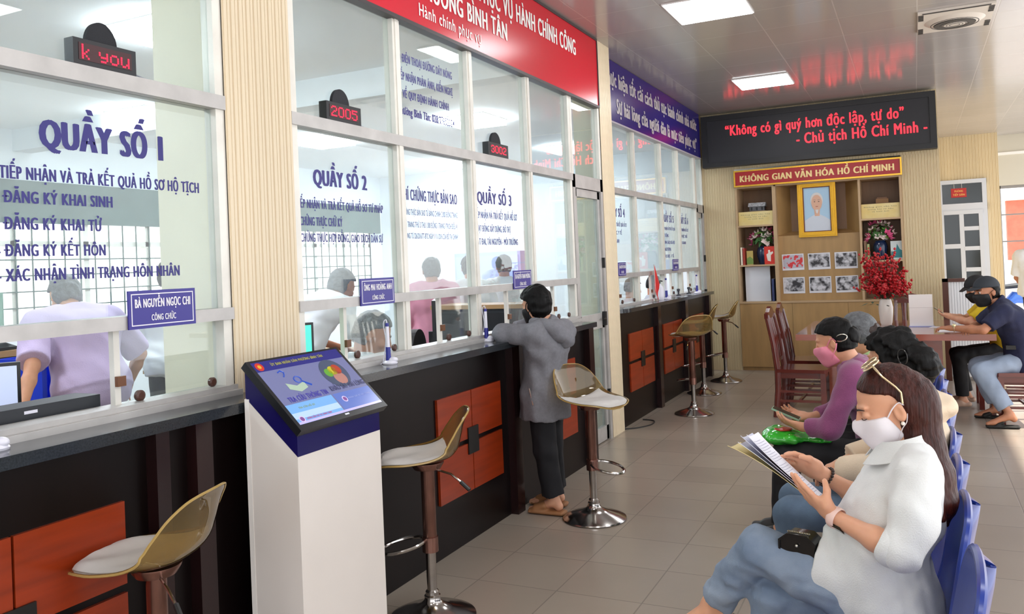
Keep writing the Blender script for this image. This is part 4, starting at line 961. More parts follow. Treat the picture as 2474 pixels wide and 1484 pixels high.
# ================================================================ OFFICE FURNITURE
def monitor(x, y, z, rz, lab, scr, w_=.5, h_=.3, pic=None):
    q = empty('computer_monitor', (x, y, z), rz, lab, 'monitor', 'office monitors')
    box('housing', BZ, q, -.02, .02, -w_/2, w_/2, .11, .11+h_, bevel=.004); box('screen', scr, q, .02, .022, -w_/2+.012, w_/2-.012, .125, .11+h_-.012)
    box('stand', BZ, q, -.06, -.03, -.03, .03, .005, .2); box('foot', BZ, q, -.1, .06, -.11, .11, 0, .008)
    return q
DKW = mat('desk_wood', 'a8845a', rough=.4); DKF = mat('desk_frame', '22262c', rough=.5)
def desk(x0, x1, y0, y1, lab, z=.76):
    q = empty('office_desk', ((x0+x1)/2, (y0+y1)/2, 0), 0, lab, 'desk', 'office desks'); a, b_ = (x1-x0)/2, (y1-y0)/2
    box('desktop', DKW, q, -a, a, -b_, b_, z-.03, z)
    for sx in (-1, 1): box('side_panel', DKF, q, sx*a*.95-.012, sx*a*.95+.012, -b_*.9, b_*.9, 0, z-.03)
    return q
desk(-3.55, -2.68, .6, 2.3, 'office desk behind the first window, left of the lavender shirt'); desk(-3.40, -2.72, 4.30, 4.58, 'office desk of the seated grey-haired clerk'); desk(-3.4, -2.74, 4.75, 5.5, 'office desk behind the third counter window')
desk(-3.05, -2.72, 7.9, 11.0, 'long office desk behind the farther counter')
desk(-4.45, -3.95, 2.2, 2.85, 'office desk under the hand of the lavender shirt', .86); desk(-6.2, -5.2, 5.2, 7.2, 'office desk in the middle of the office')
SG = mat('screen_grey', 'aeb9d6', rough=.3, emit=.5)
monitor(-3.15, 1.80, .86, -.57, 'computer monitor with pale screen at the left edge behind glass', SG, .46, .30)
box('riser', DKF, None, -3.35, -3.0, 1.6, 2.0, .761, .859); o = bpy.data.objects['riser']; tag(o, 'dark riser block under the pale computer monitor behind the first window', 'riser'); o.name = 'monitor_riser'
m_ = monitor(-2.78, 3.10, .905, -.55, 'computer monitor with turquoise picture behind the white kiosk', mat('screen_turquoise', '43c3a6', rough=.3, emit=.9, col2='2b8f8a', nscale=9), .36, .30)
box('monitor_riser', DKF, None, -2.93, -2.74, 2.95, 3.22, .761, .904); tag(bpy.data.objects['monitor_riser.001'], 'dark riser block under the turquoise monitor', 'riser')
monitor(-3.15, 5.2, .90, .5, 'black back of a computer monitor behind the third counter window', BZ, .5, .32); box('monitor_riser', DKF, None, -3.3, -3.0, 5.05, 5.35, .761, .899); tag(bpy.data.objects['monitor_riser.002'], 'dark riser block behind the third counter window', 'riser')
monitor(-5.4, 2.75, 1.14, .5, 'black computer monitor on the light wood partition top', BZ, .55, .33)
box('printer', DKF, None, -2.70, -2.57, 1.36, 1.975, 1.02, 1.165); o = bpy.data.objects['printer']; tag(o, 'long black box with white label behind the first glass opening', 'box'); o.name = 'equipment_box'
MB().box(-2.5695, -2.569, 1.70, 1.745, 1.142, 1.152).build('label_sticker', PW, o)
box('support_shelf', DKF, None, -2.72, -2.57, 1.3, 1.99, .98, 1.019); tag(bpy.data.objects['support_shelf'], 'dark shelf under the long black box behind the first glass', 'shelf')
q = empty('air_conditioner', (-8.98, 9.45, 2.75), 0, 'long wall air conditioner seen through the second window', 'air conditioner'); box('case', mat('ac_white', 'b9c2c0', rough=.4), q, 0, .2, -.5, .5, 0, .28, bevel=.02); box('outlet', DKF, q, .12, .205, -.44, .44, .005, .04)
q = empty('plastic_crate', (-4.85, 3.36, .82), .2, 'bright blue plastic basket beside the man in lavender', 'basket')
mb = MB(); mb.box(-.16, .16, -.2, -.19, 0, .3); mb.box(-.16, .16, .19, .2, 0, .3); mb.box(-.16, -.15, -.19, .19, 0, .3); mb.box(-.15, .15, -.19, .19, 0, .01)
for i in range(8): mb.box(.15, .16, -.19+i*.05, -.165+i*.05, .02, .26)
mb.box(.15, .165, -.2, .2, .26, .3); mb.build('basket', mat('crate_blue', '1e3fd0', rough=.4), q)
box('basket_stand', DKF, None, -5.05, -4.65, 3.14, 3.58, 0, .819); tag(bpy.data.objects['basket_stand'], 'dark low cabinet under the blue basket behind the first window', 'cabinet')
q = empty('office_chair', (-3.75, 5.85, 0), .3, 'black office chair back showing at the second window', 'chair')
pr = [(.23*math.cos(a), .86+.2*math.sin(a) if math.sin(a) > 0 else .86+.28*math.sin(a)) for a in [i*2*PI/28 for i in range(28)]]
MB().prism(pr, 'x', -.03, .03).build('backrest', mat('chair_black', '1d1a1b', rough=.6), q, bevel=.012); box('seat', mat('chair_black', '1d1a1b'), q, -.45, -.02, -.23, .23, .44, .52, bevel=.02)
MB().tube([(-.22, 0, .05), (-.22, 0, .44)], .03, 10).build('column', CHR, q); mb = MB()
for i in range(5): a = i*2*PI/5; mb.tube([(-.22, 0, .08), (-.22+.28*math.cos(a), .28*math.sin(a), .03)], .018, 6)
mb.build('star_base', BZ, q)
q = empty('filing_cabinet', (-5.2, 10.2, 0), 0, 'pale blue filing cabinet at the back of the office', 'cabinet'); box('body', mat('cab_blue', 'a9b6e8', rough=.5), q, -.5, .5, -.25, .25, 0, 1.75)
for i in range(4): box('drawer', mat('cab_blue2', 'b5c0ee', rough=.5), q, -.47, .47, -.262, -.25, .05+i*.42, .44+i*.42, bevel=.004)
q = empty('filing_cabinet', (-7.9, 4.1, 0), PI/2, 'grey-green steel cupboard at the back of the office, left side', 'cabinet'); box('body', mat('cab_green', '5f8f7c', rough=.5), q, -.8, .8, -.25, .25, 0, 1.5)
for i in range(2): box('door', mat('cab_green2', '6b9a88', rough=.5), q, -.78+i*.79, -.01+i*.79, -.262, -.25, .05, 1.46, bevel=.004)

q = empty('office_shelf', (-3.35, 6.35, 0), 0, 'dark low shelf with pale top behind the third counter window', 'shelf'); box('carcass', DKF, q, -.42, .42, -.17, .17, 0, 1.2); box('top', DKW, q, -.44, .44, -.19, .19, 1.2, 1.235)
for i in range(2): box('drawer_front', mat('shelf_dark', '15171b', rough=.4), q, -.41+i*.415, -.005+i*.415, -.182, -.171, .04, 1.17, bevel=.004)
q = empty('desk_partition', (-5.4, 3.0, 0), 0, 'dark low desk partition with light wood top at the left behind the lavender shirt', 'partition'); box('board', DKF, q, -.03, .03, -1.3, .6, 0, 1.1); box('top', DKW, q, -.12, .12, -1.32, .62, 1.1, 1.14)
for y, lab in ((1.95, 'black desk phone on the light wood partition top, left'), (1.65, 'black desk phone on the light wood partition top, beside the lavender shirt')):
    q = empty('desk_phone', (-5.4, y+1.45, 1.14), .2, lab, 'phone'); MB().prism([(-.09, 0), (.09, 0), (.09, .02), (-.09, .07)], 'y', -.08, .08).build('base', BZ, q, bevel=.006); MB().tube([(0, -.1, .075), (0, -.05, .085), (0, .05, .085), (0, .1, .075)], [.022, .014, .014, .022], 8).build('handset', BZ, q, smooth=True)
# ================================================================ WAITING SEATS
SB = mat('seat_blue', '21388a', rough=.28, spec=.5, noise=.12, nscale=10)
bq = empty('waiting_bench', (.05, 3.7, 0), 0, 'row of blue plastic seats under the waiting people on the right', 'bench')
BPROF = spline([(-.40, .405, .19), (-.395, .425, .205), (-.36, .435, .215), (-.22, .418, .22), (-.09, .41, .22), (-.02, .44, .22), (.02, .52, .222), (.045, .64, .222), (.065, .74, .205), (.078, .795, .165), (.083, .815, .11), (.085, .822, .03)], 4)
for i, y in enumerate((2.17, 2.68, 3.17, 3.66, 4.15, 4.65, 5.15, 5.65)):
    rows = []
    for k_, (x, z, w_) in enumerate(BPROF):
        a = BPROF[max(k_-1, 0)]; b_ = BPROF[min(k_+1, len(BPROF)-1)]; t = V((b_[0]-a[0], 0, b_[1]-a[1])).normalized(); nrm = V((-t.z, 0, t.x))
        s_ = k_/(len(BPROF)-1); rows.append([V((x, y-3.7+(-1+2*j/16)*w_, z))+nrm*(.035*abs(-1+2*j/16)**2.5*(1 if s_ > .4 else .4)) for j in range(17)])
    st = grid_mesh(rows, .012, 'seat', SB, bq)
    rim = [r[0] for r in rows]+[r[-1] for r in rows[::-1]]
    MB().tube(rim, .011, 8, closed=True).build('rim', SB, st, smooth=True)
SM = mat('bench_steel', '6a6d72', rough=.35, metal=.8)
box('beam', SM, bq, -.23, -.16, -1.75, 2.2, .33, .395)
for y in (-1.2, .8, 2.0):
    box('leg', SM, bq, -.225, -.165, y-.03, y+.03, .03, .33); box('foot', SM, bq, -.45, .1, y-.03, y+.03, 0, .035, bevel=.006)
# outside
tag(box('ground_outside', mat('yard', 'cfcac2', rough=.8), None, -3, 14, 17.6, 40, -.14, -.02), kind='structure')
q = empty('brick_building', (3.4, 26, 0), 0, 'red brick building outside beyond the far opening', 'building')
def brickmat():
    m = tile_mat('brick_red', 'c9705c', 'b8614f', .5, .16, 0, 0, .02, .8, 'd8b8a8', noise_s=2); return m
box('wall', mat('brick_wall', 'c66f5b', rough=.8, noise=.15, nscale=6), q, -1.15, 4, 0, .3, 1.15, 2.75); box('base_wall', mat('pale_wall', 'e9e4dc', rough=.8), q, -1.6, 4, -.02, .35, -.02, 1.15); box('roof', mat('pale_wall', 'e9e4dc'), q, -1.7, 4, -.2, .5, 2.75, 2.95)
q = empty('parked_motorbike', (1.95, 18.6, 0), .3, 'blue and silver motorbike parked outside beyond the far opening', 'motorbike')
for x in (-.6, .6): MB().tube([(x+.27*math.cos(a), 0, .27+.27*math.sin(a)) for a in [i*2*PI/24 for i in range(24)]], .045, 8, closed=True).build('wheel', DKF, q)
MB().tube([(-.6, 0, .3), (-.3, 0, .55), (.1, 0, .5), (.45, 0, .75), (.6, 0, .3)], [.05, .12, .1, .1, .05], 10).build('fairing', mat('bike_blue', '3f6fd0', rough=.3), q, smooth=True); MB().tube([(-.65, 0, .74), (-.2, 0, .78), (.05, 0, .7)], [.08, .11, .06], 10, flat=.5).build('saddle', DKF, q, smooth=True); MB().tube([(.42, -.3, 1.0), (.45, 0, .95), (.42, .3, 1.0)], .018, 8).build('handlebar', CHR, q)
box('kickstand', CHR, q, -.02, .02, .05, .25, 0, .3)
# ================================================================ FIGURES: one smooth surface per body and garment
def A3(p): return np.array(p, dtype=np.float64)
def unit(v): v = A3(v); return v/(np.linalg.norm(v)+1e-12)
class Shape:
    """smooth union of tapered limbs and ellipsoids, meshed with surface nets"""
    def __init__(s): s.ops = []
    def cap(s, a, b, ra, rb, k=.02, lat=None, ratio=1.0, cut=None, sub=False):
        s.ops.append(('cap', A3(a), A3(b), ra, rb, k, None if lat is None else unit(lat), ratio, cut, sub)); return s
    def ell(s, c, rad, ax=None, k=.02, sub=False):
        s.ops.append(('ell', A3(c), A3(rad), np.eye(3) if ax is None else np.array([unit(a) for a in ax]), k, sub)); return s
    def plane(s, p, n): s.ops.append(('plane', A3(p), unit(n))); return s
    def wedge(s, p, n1, n2, k=.015): s.ops.append(('wedge', A3(p), unit(n1), unit(n2), k)); return s
    def noise(s, amp, freq, seed=0, stretch=(1, 1, 1)): s.ops.append(('noise', amp, freq, seed, A3(stretch))); return s
    def grow(s, d): s.ops.append(('grow', d)); return s
    def hollow(s, p, n, t): s.ops.append(('hollow', A3(p), unit(n), t)); return s
    def extend(s, o): s.ops += o.ops; return s
    def bounds(s):
        lo, hi = A3((9e9,)*3), A3((-9e9,)*3)
        for o in s.ops:
            if o[0] == 'cap' and not o[9]:
                r = max(o[3], o[4])*max(1, o[7])
                lo = np.minimum(lo, np.minimum(o[1], o[2])-r); hi = np.maximum(hi, np.maximum(o[1], o[2])+r)
            if o[0] == 'ell' and not o[5]:
                r = np.abs(o[3].T) @ o[2]; lo = np.minimum(lo, o[1]-r); hi = np.maximum(hi, o[1]+r)
            if o[0] == 'grow': lo = lo-o[1]; hi = hi+o[1]
        return lo, hi
    def build(s, name, m, parent, res=.007, smooth=1, origin=None):
        lo, hi = s.bounds(); lo = lo-.03; hi = hi+.03
        n = np.maximum(4, np.ceil((hi-lo)/res).astype(int)+1)
        ax = [lo[i]+res*np.arange(n[i]) for i in range(3)]
        D = np.full(n, .2, np.float32)
        def block(l, h):
            i0 = np.clip(((l-lo)/res).astype(int), 0, n-1); i1 = np.clip(((h-lo)/res).astype(int)+2, 1, n)
            sl = tuple(slice(a, b) for a, b in zip(i0, i1))
            g = [ax[i][sl[i]] for i in range(3)]
            return sl, g[0][:, None, None], g[1][None, :, None], g[2][None, None, :]
        for o in s.ops:
            if o[0] == 'cap':
                _, a, b, ra, rb, k, lat, ratio, cut, sub = o; r = max(ra, rb)*max(1, ratio)+k+.02
                sl, X, Y, Z = block(np.minimum(a, b)-r, np.maximum(a, b)+r)
                ba = b-a; L2 = ba@ba+1e-12
                px, py, pz = X-a[0], Y-a[1], Z-a[2]
                t = np.clip((px*ba[0]+py*ba[1]+pz*ba[2])/L2, 0, 1)
                qx, qy, qz = px-t*ba[0], py-t*ba[1], pz-t*ba[2]
                q2 = qx*qx+qy*qy+qz*qz
                if lat is not None and ratio != 1:
                    ll = qx*lat[0]+qy*lat[1]+qz*lat[2]; q2 = q2-ll*ll*(1-1/ratio**2)
                d = np.sqrt(np.maximum(q2, 0))-(ra+(rb-ra)*t)
                if cut is not None:
                    e = ba/math.sqrt(L2)
                    if 'b' in cut: d = np.maximum(d, (px-ba[0])*e[0]+(py-ba[1])*e[1]+(pz-ba[2])*e[2])
                    if 'a' in cut: d = np.maximum(d, -(px*e[0]+py*e[1]+pz*e[2]))
            elif o[0] == 'ell':
                _, c, rad, R_, k, sub = o; r = np.abs(R_.T) @ rad+k+.02
                sl, X, Y, Z = block(c-r, c+r); px, py, pz = X-c[0], Y-c[1], Z-c[2]
                k0 = k1 = 0
                for i in range(3):
                    w = px*R_[i, 0]+py*R_[i, 1]+pz*R_[i, 2]; k0 = k0+(w/rad[i])**2; k1 = k1+(w/rad[i]**2)**2
                k0 = np.sqrt(k0); d = k0*(k0-1)/(np.sqrt(k1)+1e-9)
            elif o[0] == 'plane':
                d = ((ax[0]-o[1][0])*o[2][0])[:, None, None]+((ax[1]-o[1][1])*o[2][1])[None, :, None]+((ax[2]-o[1][2])*o[2][2])[None, None, :]
                D = np.maximum(D, d.astype(np.float32)); continue
            elif o[0] == 'wedge':
                _, p0, n1, n2, k = o
                def lin(n_): return ((ax[0]-p0[0])*n_[0])[:, None, None]+((ax[1]-p0[1])*n_[1])[None, :, None]+((ax[2]-p0[2])*n_[2])[None, None, :]
                a_, b_ = lin(n1), lin(n2); h = np.maximum(k-np.abs(a_-b_), 0)/k; d = np.minimum(a_, b_)-h*h*k*.25
                D = np.maximum(D, d.astype(np.float32)); continue
            elif o[0] == 'grow': D -= o[1]; continue
            elif o[0] == 'hollow': continue
            elif o[0] == 'noise':
                _, amp, fr, seed, st = o; rg = np.random.RandomState(seed); acc = 0
                X, Y, Z = ax[0][:, None, None], ax[1][None, :, None], ax[2][None, None, :]
                for i in range(7):
                    kv = rg.normal(size=3); kv = kv/np.linalg.norm(kv)*fr*rg.uniform(.6, 1.6)*st
                    k2 = rg.normal(size=3)*fr*.35
                    acc = acc+np.sin(kv[0]*X+kv[1]*Y+kv[2]*Z+rg.uniform(0, 6)+1.3*np.sin(k2[0]*X+k2[1]*Y+k2[2]*Z))
                D += (amp*acc/2.6).astype(np.float32); continue
            d = d.astype(np.float32); B = D[sl]
            if sub:
                h = np.maximum(k-np.abs(B+d), 0)/max(k, 1e-6); D[sl] = np.maximum(B, -d)+h*h*k*.25
            else:
                h = np.maximum(k-np.abs(B-d), 0)/max(k, 1e-6); D[sl] = np.minimum(B, d)-h*h*k*.25
        return nets(D, lo, res, name, m, parent, smooth)
def nets(D, lo, res, name, m, parent, smooth=1):
    D[0] = D[-1] = .1; D[:, 0] = D[:, -1] = .1; D[:, :, 0] = D[:, :, -1] = .1
    S = D < 0; nx, ny, nz = D.shape
    c = np.zeros((nx-1, ny-1, nz-1), np.int8)
    offs = [(i, j, k) for i in (0, 1) for j in (0, 1) for k in (0, 1)]
    for i, j, k in offs: c += S[i:nx-1+i, j:ny-1+j, k:nz-1+k]
    act = (c > 0) & (c < 8); idx = np.argwhere(act); N = len(idx)
    if N == 0: raise RuntimeError('empty shape '+name)
    vid = np.full(act.shape, -1, np.int32); vid[act] = np.arange(N)
    acc = np.zeros((N, 3)); cnt = np.zeros(N)
    corner = {o: D[idx[:, 0]+o[0], idx[:, 1]+o[1], idx[:, 2]+o[2]].astype(np.float64) for o in offs}
    for a in offs:
        for axis in range(3):
            if a[axis]: continue
            b = list(a); b[axis] = 1; b = tuple(b)
            da, db = corner[a], corner[b]; mk = (da < 0) != (db < 0)
            t = np.where(mk, da/(da-db+1e-12), 0)
            p = np.array(a, float)[None, :].repeat(N, 0); p[:, axis] += t
            acc[mk] += p[mk]; cnt[mk] += 1
    P = (idx+acc/cnt[:, None])*res+lo
    quads = []
    for axis in range(3):
        sl0 = [slice(None)]*3; sl1 = [slice(None)]*3; sl0[axis] = slice(0, -1); sl1[axis] = slice(1, None)
        e = S[tuple(sl0)] != S[tuple(sl1)]; fl = S[tuple(sl0)]
        E = np.argwhere(e); inside = fl[e]
        u, v = [(1, 2), (2, 0), (0, 1)][axis]
        ok = (E[:, u] > 0) & (E[:, v] > 0); E, inside = E[ok], inside[ok]
        def g(du, dv):
            q = E.copy(); q[:, u] -= du; q[:, v] -= dv; q = np.minimum(q, np.array(vid.shape)-1); return vid[q[:, 0], q[:, 1], q[:, 2]]
        q = np.stack([g(1, 1), g(0, 1), g(0, 0), g(1, 0)], 1)
        q[~inside] = q[~inside][:, ::-1]; quads.append(q)
    Q = np.concatenate(quads); Q = Q[(Q >= 0).all(1)]
    for _ in range(smooth):
        a = np.zeros_like(P); w = np.zeros(len(P))
        for i in range(4):
            j = Q[:, (i+1) % 4]; 
            for d_ in range(3): a[:, d_] += np.bincount(Q[:, i], P[j, d_], len(P))+np.bincount(j, P[Q[:, i], d_], len(P))
            w += np.bincount(Q[:, i], minlength=len(P))+np.bincount(j, minlength=len(P))
        P = P*.5+.5*a/np.maximum(w, 1)[:, None]
    me = bpy.data.meshes.new(name); nf = len(Q)
    me.vertices.add(len(P)); me.vertices.foreach_set('co', P.astype(np.float32).ravel())
    me.loops.add(nf*4); me.loops.foreach_set('vertex_index', Q.astype(np.int32).ravel())
    me.polygons.add(nf); me.polygons.foreach_set('loop_start', np.arange(0, nf*4, 4, dtype=np.int32))
    me.update(calc_edges=True); me.validate()
    o = link(name, me, m, None, smooth=True)
    if parent: o.parent = parent; o.matrix_parent_inverse = Matrix.Translation(-parent.location)
    return o

class Frame:
    """head frame: f forward, l to the figure's left, u up; s scale"""
    def __init__(s, o, f, up=(0, 0, 1), sc=1.0):
        s.o = A3(o); s.f = unit(f); s.l = unit(np.cross(up, s.f)); s.u = np.cross(s.f, s.l); s.s = sc
    def p(s, f, l, u): return s.o+s.s*(f*s.f+l*s.l+u*s.u)
    def ax(s): return (s.f, s.l, s.u)
    def d(s, f, l, u): return f*s.f+l*s.l+u*s.u
def head(S, F, full=True):
    s = F.s; ax = F.ax()
    S.ell(F.p(-.008, 0, .042), (.096*s, .074*s, .088*s), ax, .02)
    S.ell(F.p(.03, 0, -.035), (.062*s, .058*s, .082*s), ax, .03)
    S.ell(F.p(.058, 0, -.088), (.030*s, .028*s, .022*s), ax, .025)
    if full:
        S.cap(F.p(.092, 0, .026), F.p(.112, 0, -.018), .0085*s, .0125*s, .012)
        for e in (-1, 1):
            S.ell(F.p(.104, e*.012, -.021), (.010*s, .008*s, .007*s), ax, .008)
            S.ell(F.p(.083, e*.033, .018), (.012*s, .017*s, .011*s), ax, .014, sub=True)
            S.ell(F.p(.079, e*.033, .017), (.013*s, .015*s, .011*s), ax, .006)
            S.cap(F.p(.089, e*.014, .038), F.p(.076, e*.052, .040), .006*s, .005*s, .014)
            S.ell(F.p(.062, e*.046, -.018), (.022*s, .018*s, .018*s), ax, .02)
        S.cap(F.p(.096, -.018, -.052), F.p(.096, .018, -.052), .0065*s, .0065*s, .008)
        S.cap(F.p(.094, -.016, -.063), F.p(.094, .016, -.063), .007*s, .007*s, .006)
    for e in (-1, 1):
        S.ell(F.p(-.012, e*.078, .002), (.019*s, .008*s, .032*s), (F.d(.95, e*-.25, .1), F.d(.25, e*.95, 0), F.d(-.1, 0, 1)), .006)
        S.ell(F.p(-.006, e*.086, .004), (.009*s, .006*s, .017*s), ax, .004, sub=True)
def hand(S, w, d, n, thumb, sc=1.0, curl=(.35, .45, .3), r=.0088, tc=(.55, .75, .3), spread=.02, finger_curl=None):
    w = A3(w); d = unit(d); n = A3(n); n = unit(n-d*(n@d)); s_ = np.cross(d, n)
    if s_ @ A3(thumb) < 0: s_ = -s_
    S.cap(w, w+d*.03*sc, .021*sc, .020*sc, .015, s_, 1.25)
    S.cap(w+d*.028*sc, w+d*.082*sc, .0155*sc, .0135*sc, .012, s_, 2.35)
    S.ell(w+d*.035*sc+s_*.022*sc+n*.010*sc, (.026*sc, .015*sc, .013*sc), (d, s_, n), .012)
    L = (.070, .079, .072, .056); off = (.031, .010, -.011, -.031); bx = (.083, .088, .084, .074)
    for i in range(4):
        p = w+d*bx[i]*sc+s_*off[i]*sc; dd = unit(d+s_*off[i]*spread*30); a = 0
        rr = (r if i < 3 else r*.88)*sc
        c_ = (finger_curl[i] if finger_curl else 1.0)
        for j, fr in enumerate((.44, .31, .25)):
            a += curl[j]*c_
            e = dd*math.cos(a)+n*math.sin(a); q = p+e*L[i]*fr*sc
            S.cap(p, q, rr*(1-.08*j), rr*(1-.08*(j+1)), .005); p = q
    t = w+d*.030*sc+s_*.026*sc
    e1 = unit(d*tc[0]+s_*tc[1]+n*tc[2]); q = t+e1*.046*sc; S.cap(t, q, .0135*sc, .0105*sc, .012)
    e2 = unit(d*(tc[0]+.35)+s_*(tc[1]-.45)+n*(tc[2]+.12)); q2 = q+e2*.032*sc; S.cap(q, q2, .0105*sc, .0085*sc, .005)
    return s_
def lerp(a, b, t): return A3(a)+(A3(b)-A3(a))*t
def torso(S, J, o=0.0, w=1.0, k=.03):
    lat = A3(J['shL'])-A3(J['shR']); hl = A3(J['hipL'])-A3(J['hipR'])
    pe, wa, ch, c7 = (A3(J[x]) for x in ('pelvis', 'waist', 'chest', 'C7'))
    S.cap(lerp(pe, wa, -.15), lerp(pe, wa, .35), (.105+o)*w, (.100+o)*w, k, hl, 1.42)
    S.cap(lerp(pe, wa, .3), wa, (.098+o)*w, (.092+o)*w, k, lat, 1.34)
    S.cap(wa, ch, (.092+o)*w, (.102+o)*w, k, lat, 1.40)
    S.cap(ch, lerp(ch, c7, .72), (.100+o)*w, (.062+o)*w, k, lat, 1.62)
    for e in 'LR':
        S.cap(lerp(c7, ch, .12), J['sh'+e], (.042+o)*w, (.044+o)*w, .04)
        S.cap(lerp(ch, J['sh'+e], .15), lerp(ch, J['sh'+e], .75), (.07+o)*w, (.055+o)*w, .04)
def limbs(S, J, arm=1.0, leg=1.0, arms=True, legs=True):
    for e in 'LR':
        if arms:
            S.cap(J['sh'+e], J['el'+e], .041*arm, .034*arm); S.cap(J['el'+e], lerp(J['el'+e], J['wr'+e], .35), .034*arm, .034*arm); S.cap(lerp(J['el'+e], J['wr'+e], .35), J['wr'+e], .034*arm, .0225*arm)
        if legs:
            S.cap(J['hip'+e], J['kn'+e], .075*leg, .050*leg); S.cap(J['kn'+e], lerp(J['kn'+e], J['an'+e], .3), .050*leg, .050*leg); S.cap(lerp(J['kn'+e], J['an'+e], .3), J['an'+e], .050*leg, .031*leg)
            an = A3(J['an'+e]); t = unit(J.get('toe'+e, (-1, 0, 0)))
            dn = A3(J.get('sole'+e, (0, 0, -1)))
            S.cap(an, an+dn*.045-t*.03, .032, .028, .02); S.cap(an+t*.02+dn*.02, an+t*.13+dn*.055, .030, .022, .02, np.cross(t, dn), 1.4); S.cap(an+t*.12+dn*.056, an+t*.17+dn*.06, .02, .016, .015, np.cross(t, dn), 1.7)
def sleeves(S, J, upto, r0, r1, k=.02):
    """sleeves to upto (0..1 upper arm, 1..2 forearm)"""
    for e in 'LR':
        if upto <= 1: S.cap(J['sh'+e], lerp(J['sh'+e], J['el'+e], upto), r0, r1, k, cut='b')
        else:
            S.cap(J['sh'+e], J['el'+e], r0, (r0+r1)/2, k); S.cap(J['el'+e], lerp(J['el'+e], J['wr'+e], upto-1), (r0+r1)/2, r1, k, cut='b')
def trousers(J, r=(.092, .070, .056), hem=.92, noise=.003, seed=1, pel=.016):
    S = Shape(); hl = A3(J['hipL'])-A3(J['hipR']); pe, wa = A3(J['pelvis']), A3(J['waist'])
    S.cap(lerp(pe, wa, -.2), lerp(pe, wa, .62), .105+pel, .096+pel, .03, hl, 1.40, cut='b')
    for e in 'LR':
        S.cap(J['hip'+e], J['kn'+e], r[0], r[1], .025); S.cap(J['kn'+e], lerp(J['kn'+e], J['an'+e], hem), r[1], r[2], .02, cut='b')
    if noise: S.noise(noise, 55, seed)
    return S
def hair_cap(S, F, grow=.012, front=.0, low=-.055, cutc=(.112, 0, -.045), cutr=(.088, .105, .095)):
    s = F.s; ax = F.ax()
    S.ell(F.p(-.010, 0, .044), ((.096+grow)*s, (.074+grow)*s, (.088+grow)*s), ax, .02)
    S.ell(F.p(-.045, 0, -.015), (.062*s, (.066+grow*.5)*s, .075*s), ax, .03)
    S.ell(F.p(*cutc), tuple(x*s for x in cutr), ax, .008, sub=True)
    S.wedge(F.p(-.022, 0, .040), F.d(.42, 0, -.9), F.d(1, 0, .15))
    S.plane(F.p(0, 0, low), -F.u)
def eyes(F, par, body, dark, white=None, lid=None, look_down=False):
    for e in (-1, 1):
        if look_down:
            pts = [F.p(.0945, e*.024, .009), F.p(.0945, e*.031, .0065), F.p(.0925, e*.039, .0055), F.p(.0885, e*.046, .006), F.p(.083, e*.053, .008)]
            o = MB().tube(pts, .0012*F.s, 6).build('eyelashes', dark, None)
        else:
            mb = MB(); mb.ball(V(F.p(.082, e*.032, .017)), .0118*F.s, 12); o = mb.build('eye', white, None, smooth=True)
            i_ = MB(); i_.ball(V(F.p(.0905, e*.032, .016)), .0056*F.s, 10); p_ = i_.build('iris', dark, None, smooth=True); reparent(p_, o)
        reparent(o, par)
        b_ = MB().tube([F.p(.098, e*.014, .034), F.p(.0965, e*.028, .0385), F.p(.090, e*.043, .0385), F.p(.079, e*.055, .034)], [.0022*F.s, .0028*F.s, .0024*F.s, .001*F.s], 6).build('eyebrow', dark, None); reparent(b_, par)
def reparent(o, par):
    o.parent = par
    r = par
    while r.parent: r = r.parent
    o.matrix_parent_inverse = Matrix.Translation(-r.location)
    return o
def face_mask(F, m, par, grow=.007, res=.004, straps=True):
    S = Shape(); s = F.s; ax = F.ax()
    S.ell(F.p(.03, 0, -.035), (.064*s, .060*s, .084*s), ax, .03); S.ell(F.p(.058, 0, -.086), (.032*s, .030*s, .022*s), ax, .03)
    S.ell(F.p(.072, 0, -.03), (.040*s, .032*s, .052*s), ax, .03); S.cap(F.p(.092, 0, .02), F.p(.112, 0, -.018), .010*s, .013*s, .02)
    S.ell(F.p(.05, 0, -.02), (.04*s, .068*s, .04*s), ax, .02)
    S.grow(grow)
    S.plane(F.p(.112, 0, .012), F.d(.38, 0, .92)); S.plane(F.p(.060, 0, .002), F.d(-.05, 0, 1)); S.plane(F.p(.016, 0, -.03), F.d(-.93, 0, .34)); S.plane(F.p(.03, 0, -.106), F.d(-.2, 0, -1))
    o = S.build('face_mask', m, par, res, 2)
    if straps:
        for e in (-1, 1):
            b_ = MB().tube(spline([F.p(.026, e*.070, -.004), F.p(.004, e*.081, .018), F.p(-.02, e*.087, .03), F.p(-.033, e*.083, .008)], 3), .0035*s, 6, flat=.4).tube(spline([F.p(.022, e*.064, -.075), F.p(.0, e*.078, -.045), F.p(-.018, e*.083, -.03), F.p(-.033, e*.082, 0)], 3), .0035*s, 6, flat=.4).build('mask_strap', m, None, smooth=True); reparent(b_, par)
    return o
SKIN = mat('skin_light', 'd49c7c', rough=.5, sss=.12, noise=.05, nscale=30)
SKIN2 = mat('skin_tan', 'b57a5b', rough=.5, noise=.06, nscale=30)
HBLK = mat('hair_black', '080707', rough=.55, spec=.18, bump=.4, bscale=90, stretch=(1, 1, .12))
HBRN = mat('hair_chestnut', '3a150d', rough=.42, spec=.25, noise=.5, nscale=90, stretch=(1, 1, .05), bump=.5, bscale=160)
HGRY = mat('hair_grey', '5e6164', rough=.5, noise=.35, nscale=60, bump=.5, bscale=120)
EYEW = mat('eye_white', 'd8d2cc', rough=.25); EYED = mat('eye_dark', '1a1210', rough=.2)
DEN = mat('denim', '8e9cae', rough=.85, noise=.22, nscale=7, bump=.2, bscale=320, col2='70829a')
DENP = mat('denim_pale', '8f9db2', rough=.8, noise=.15, nscale=7, bump=.15, bscale=300)
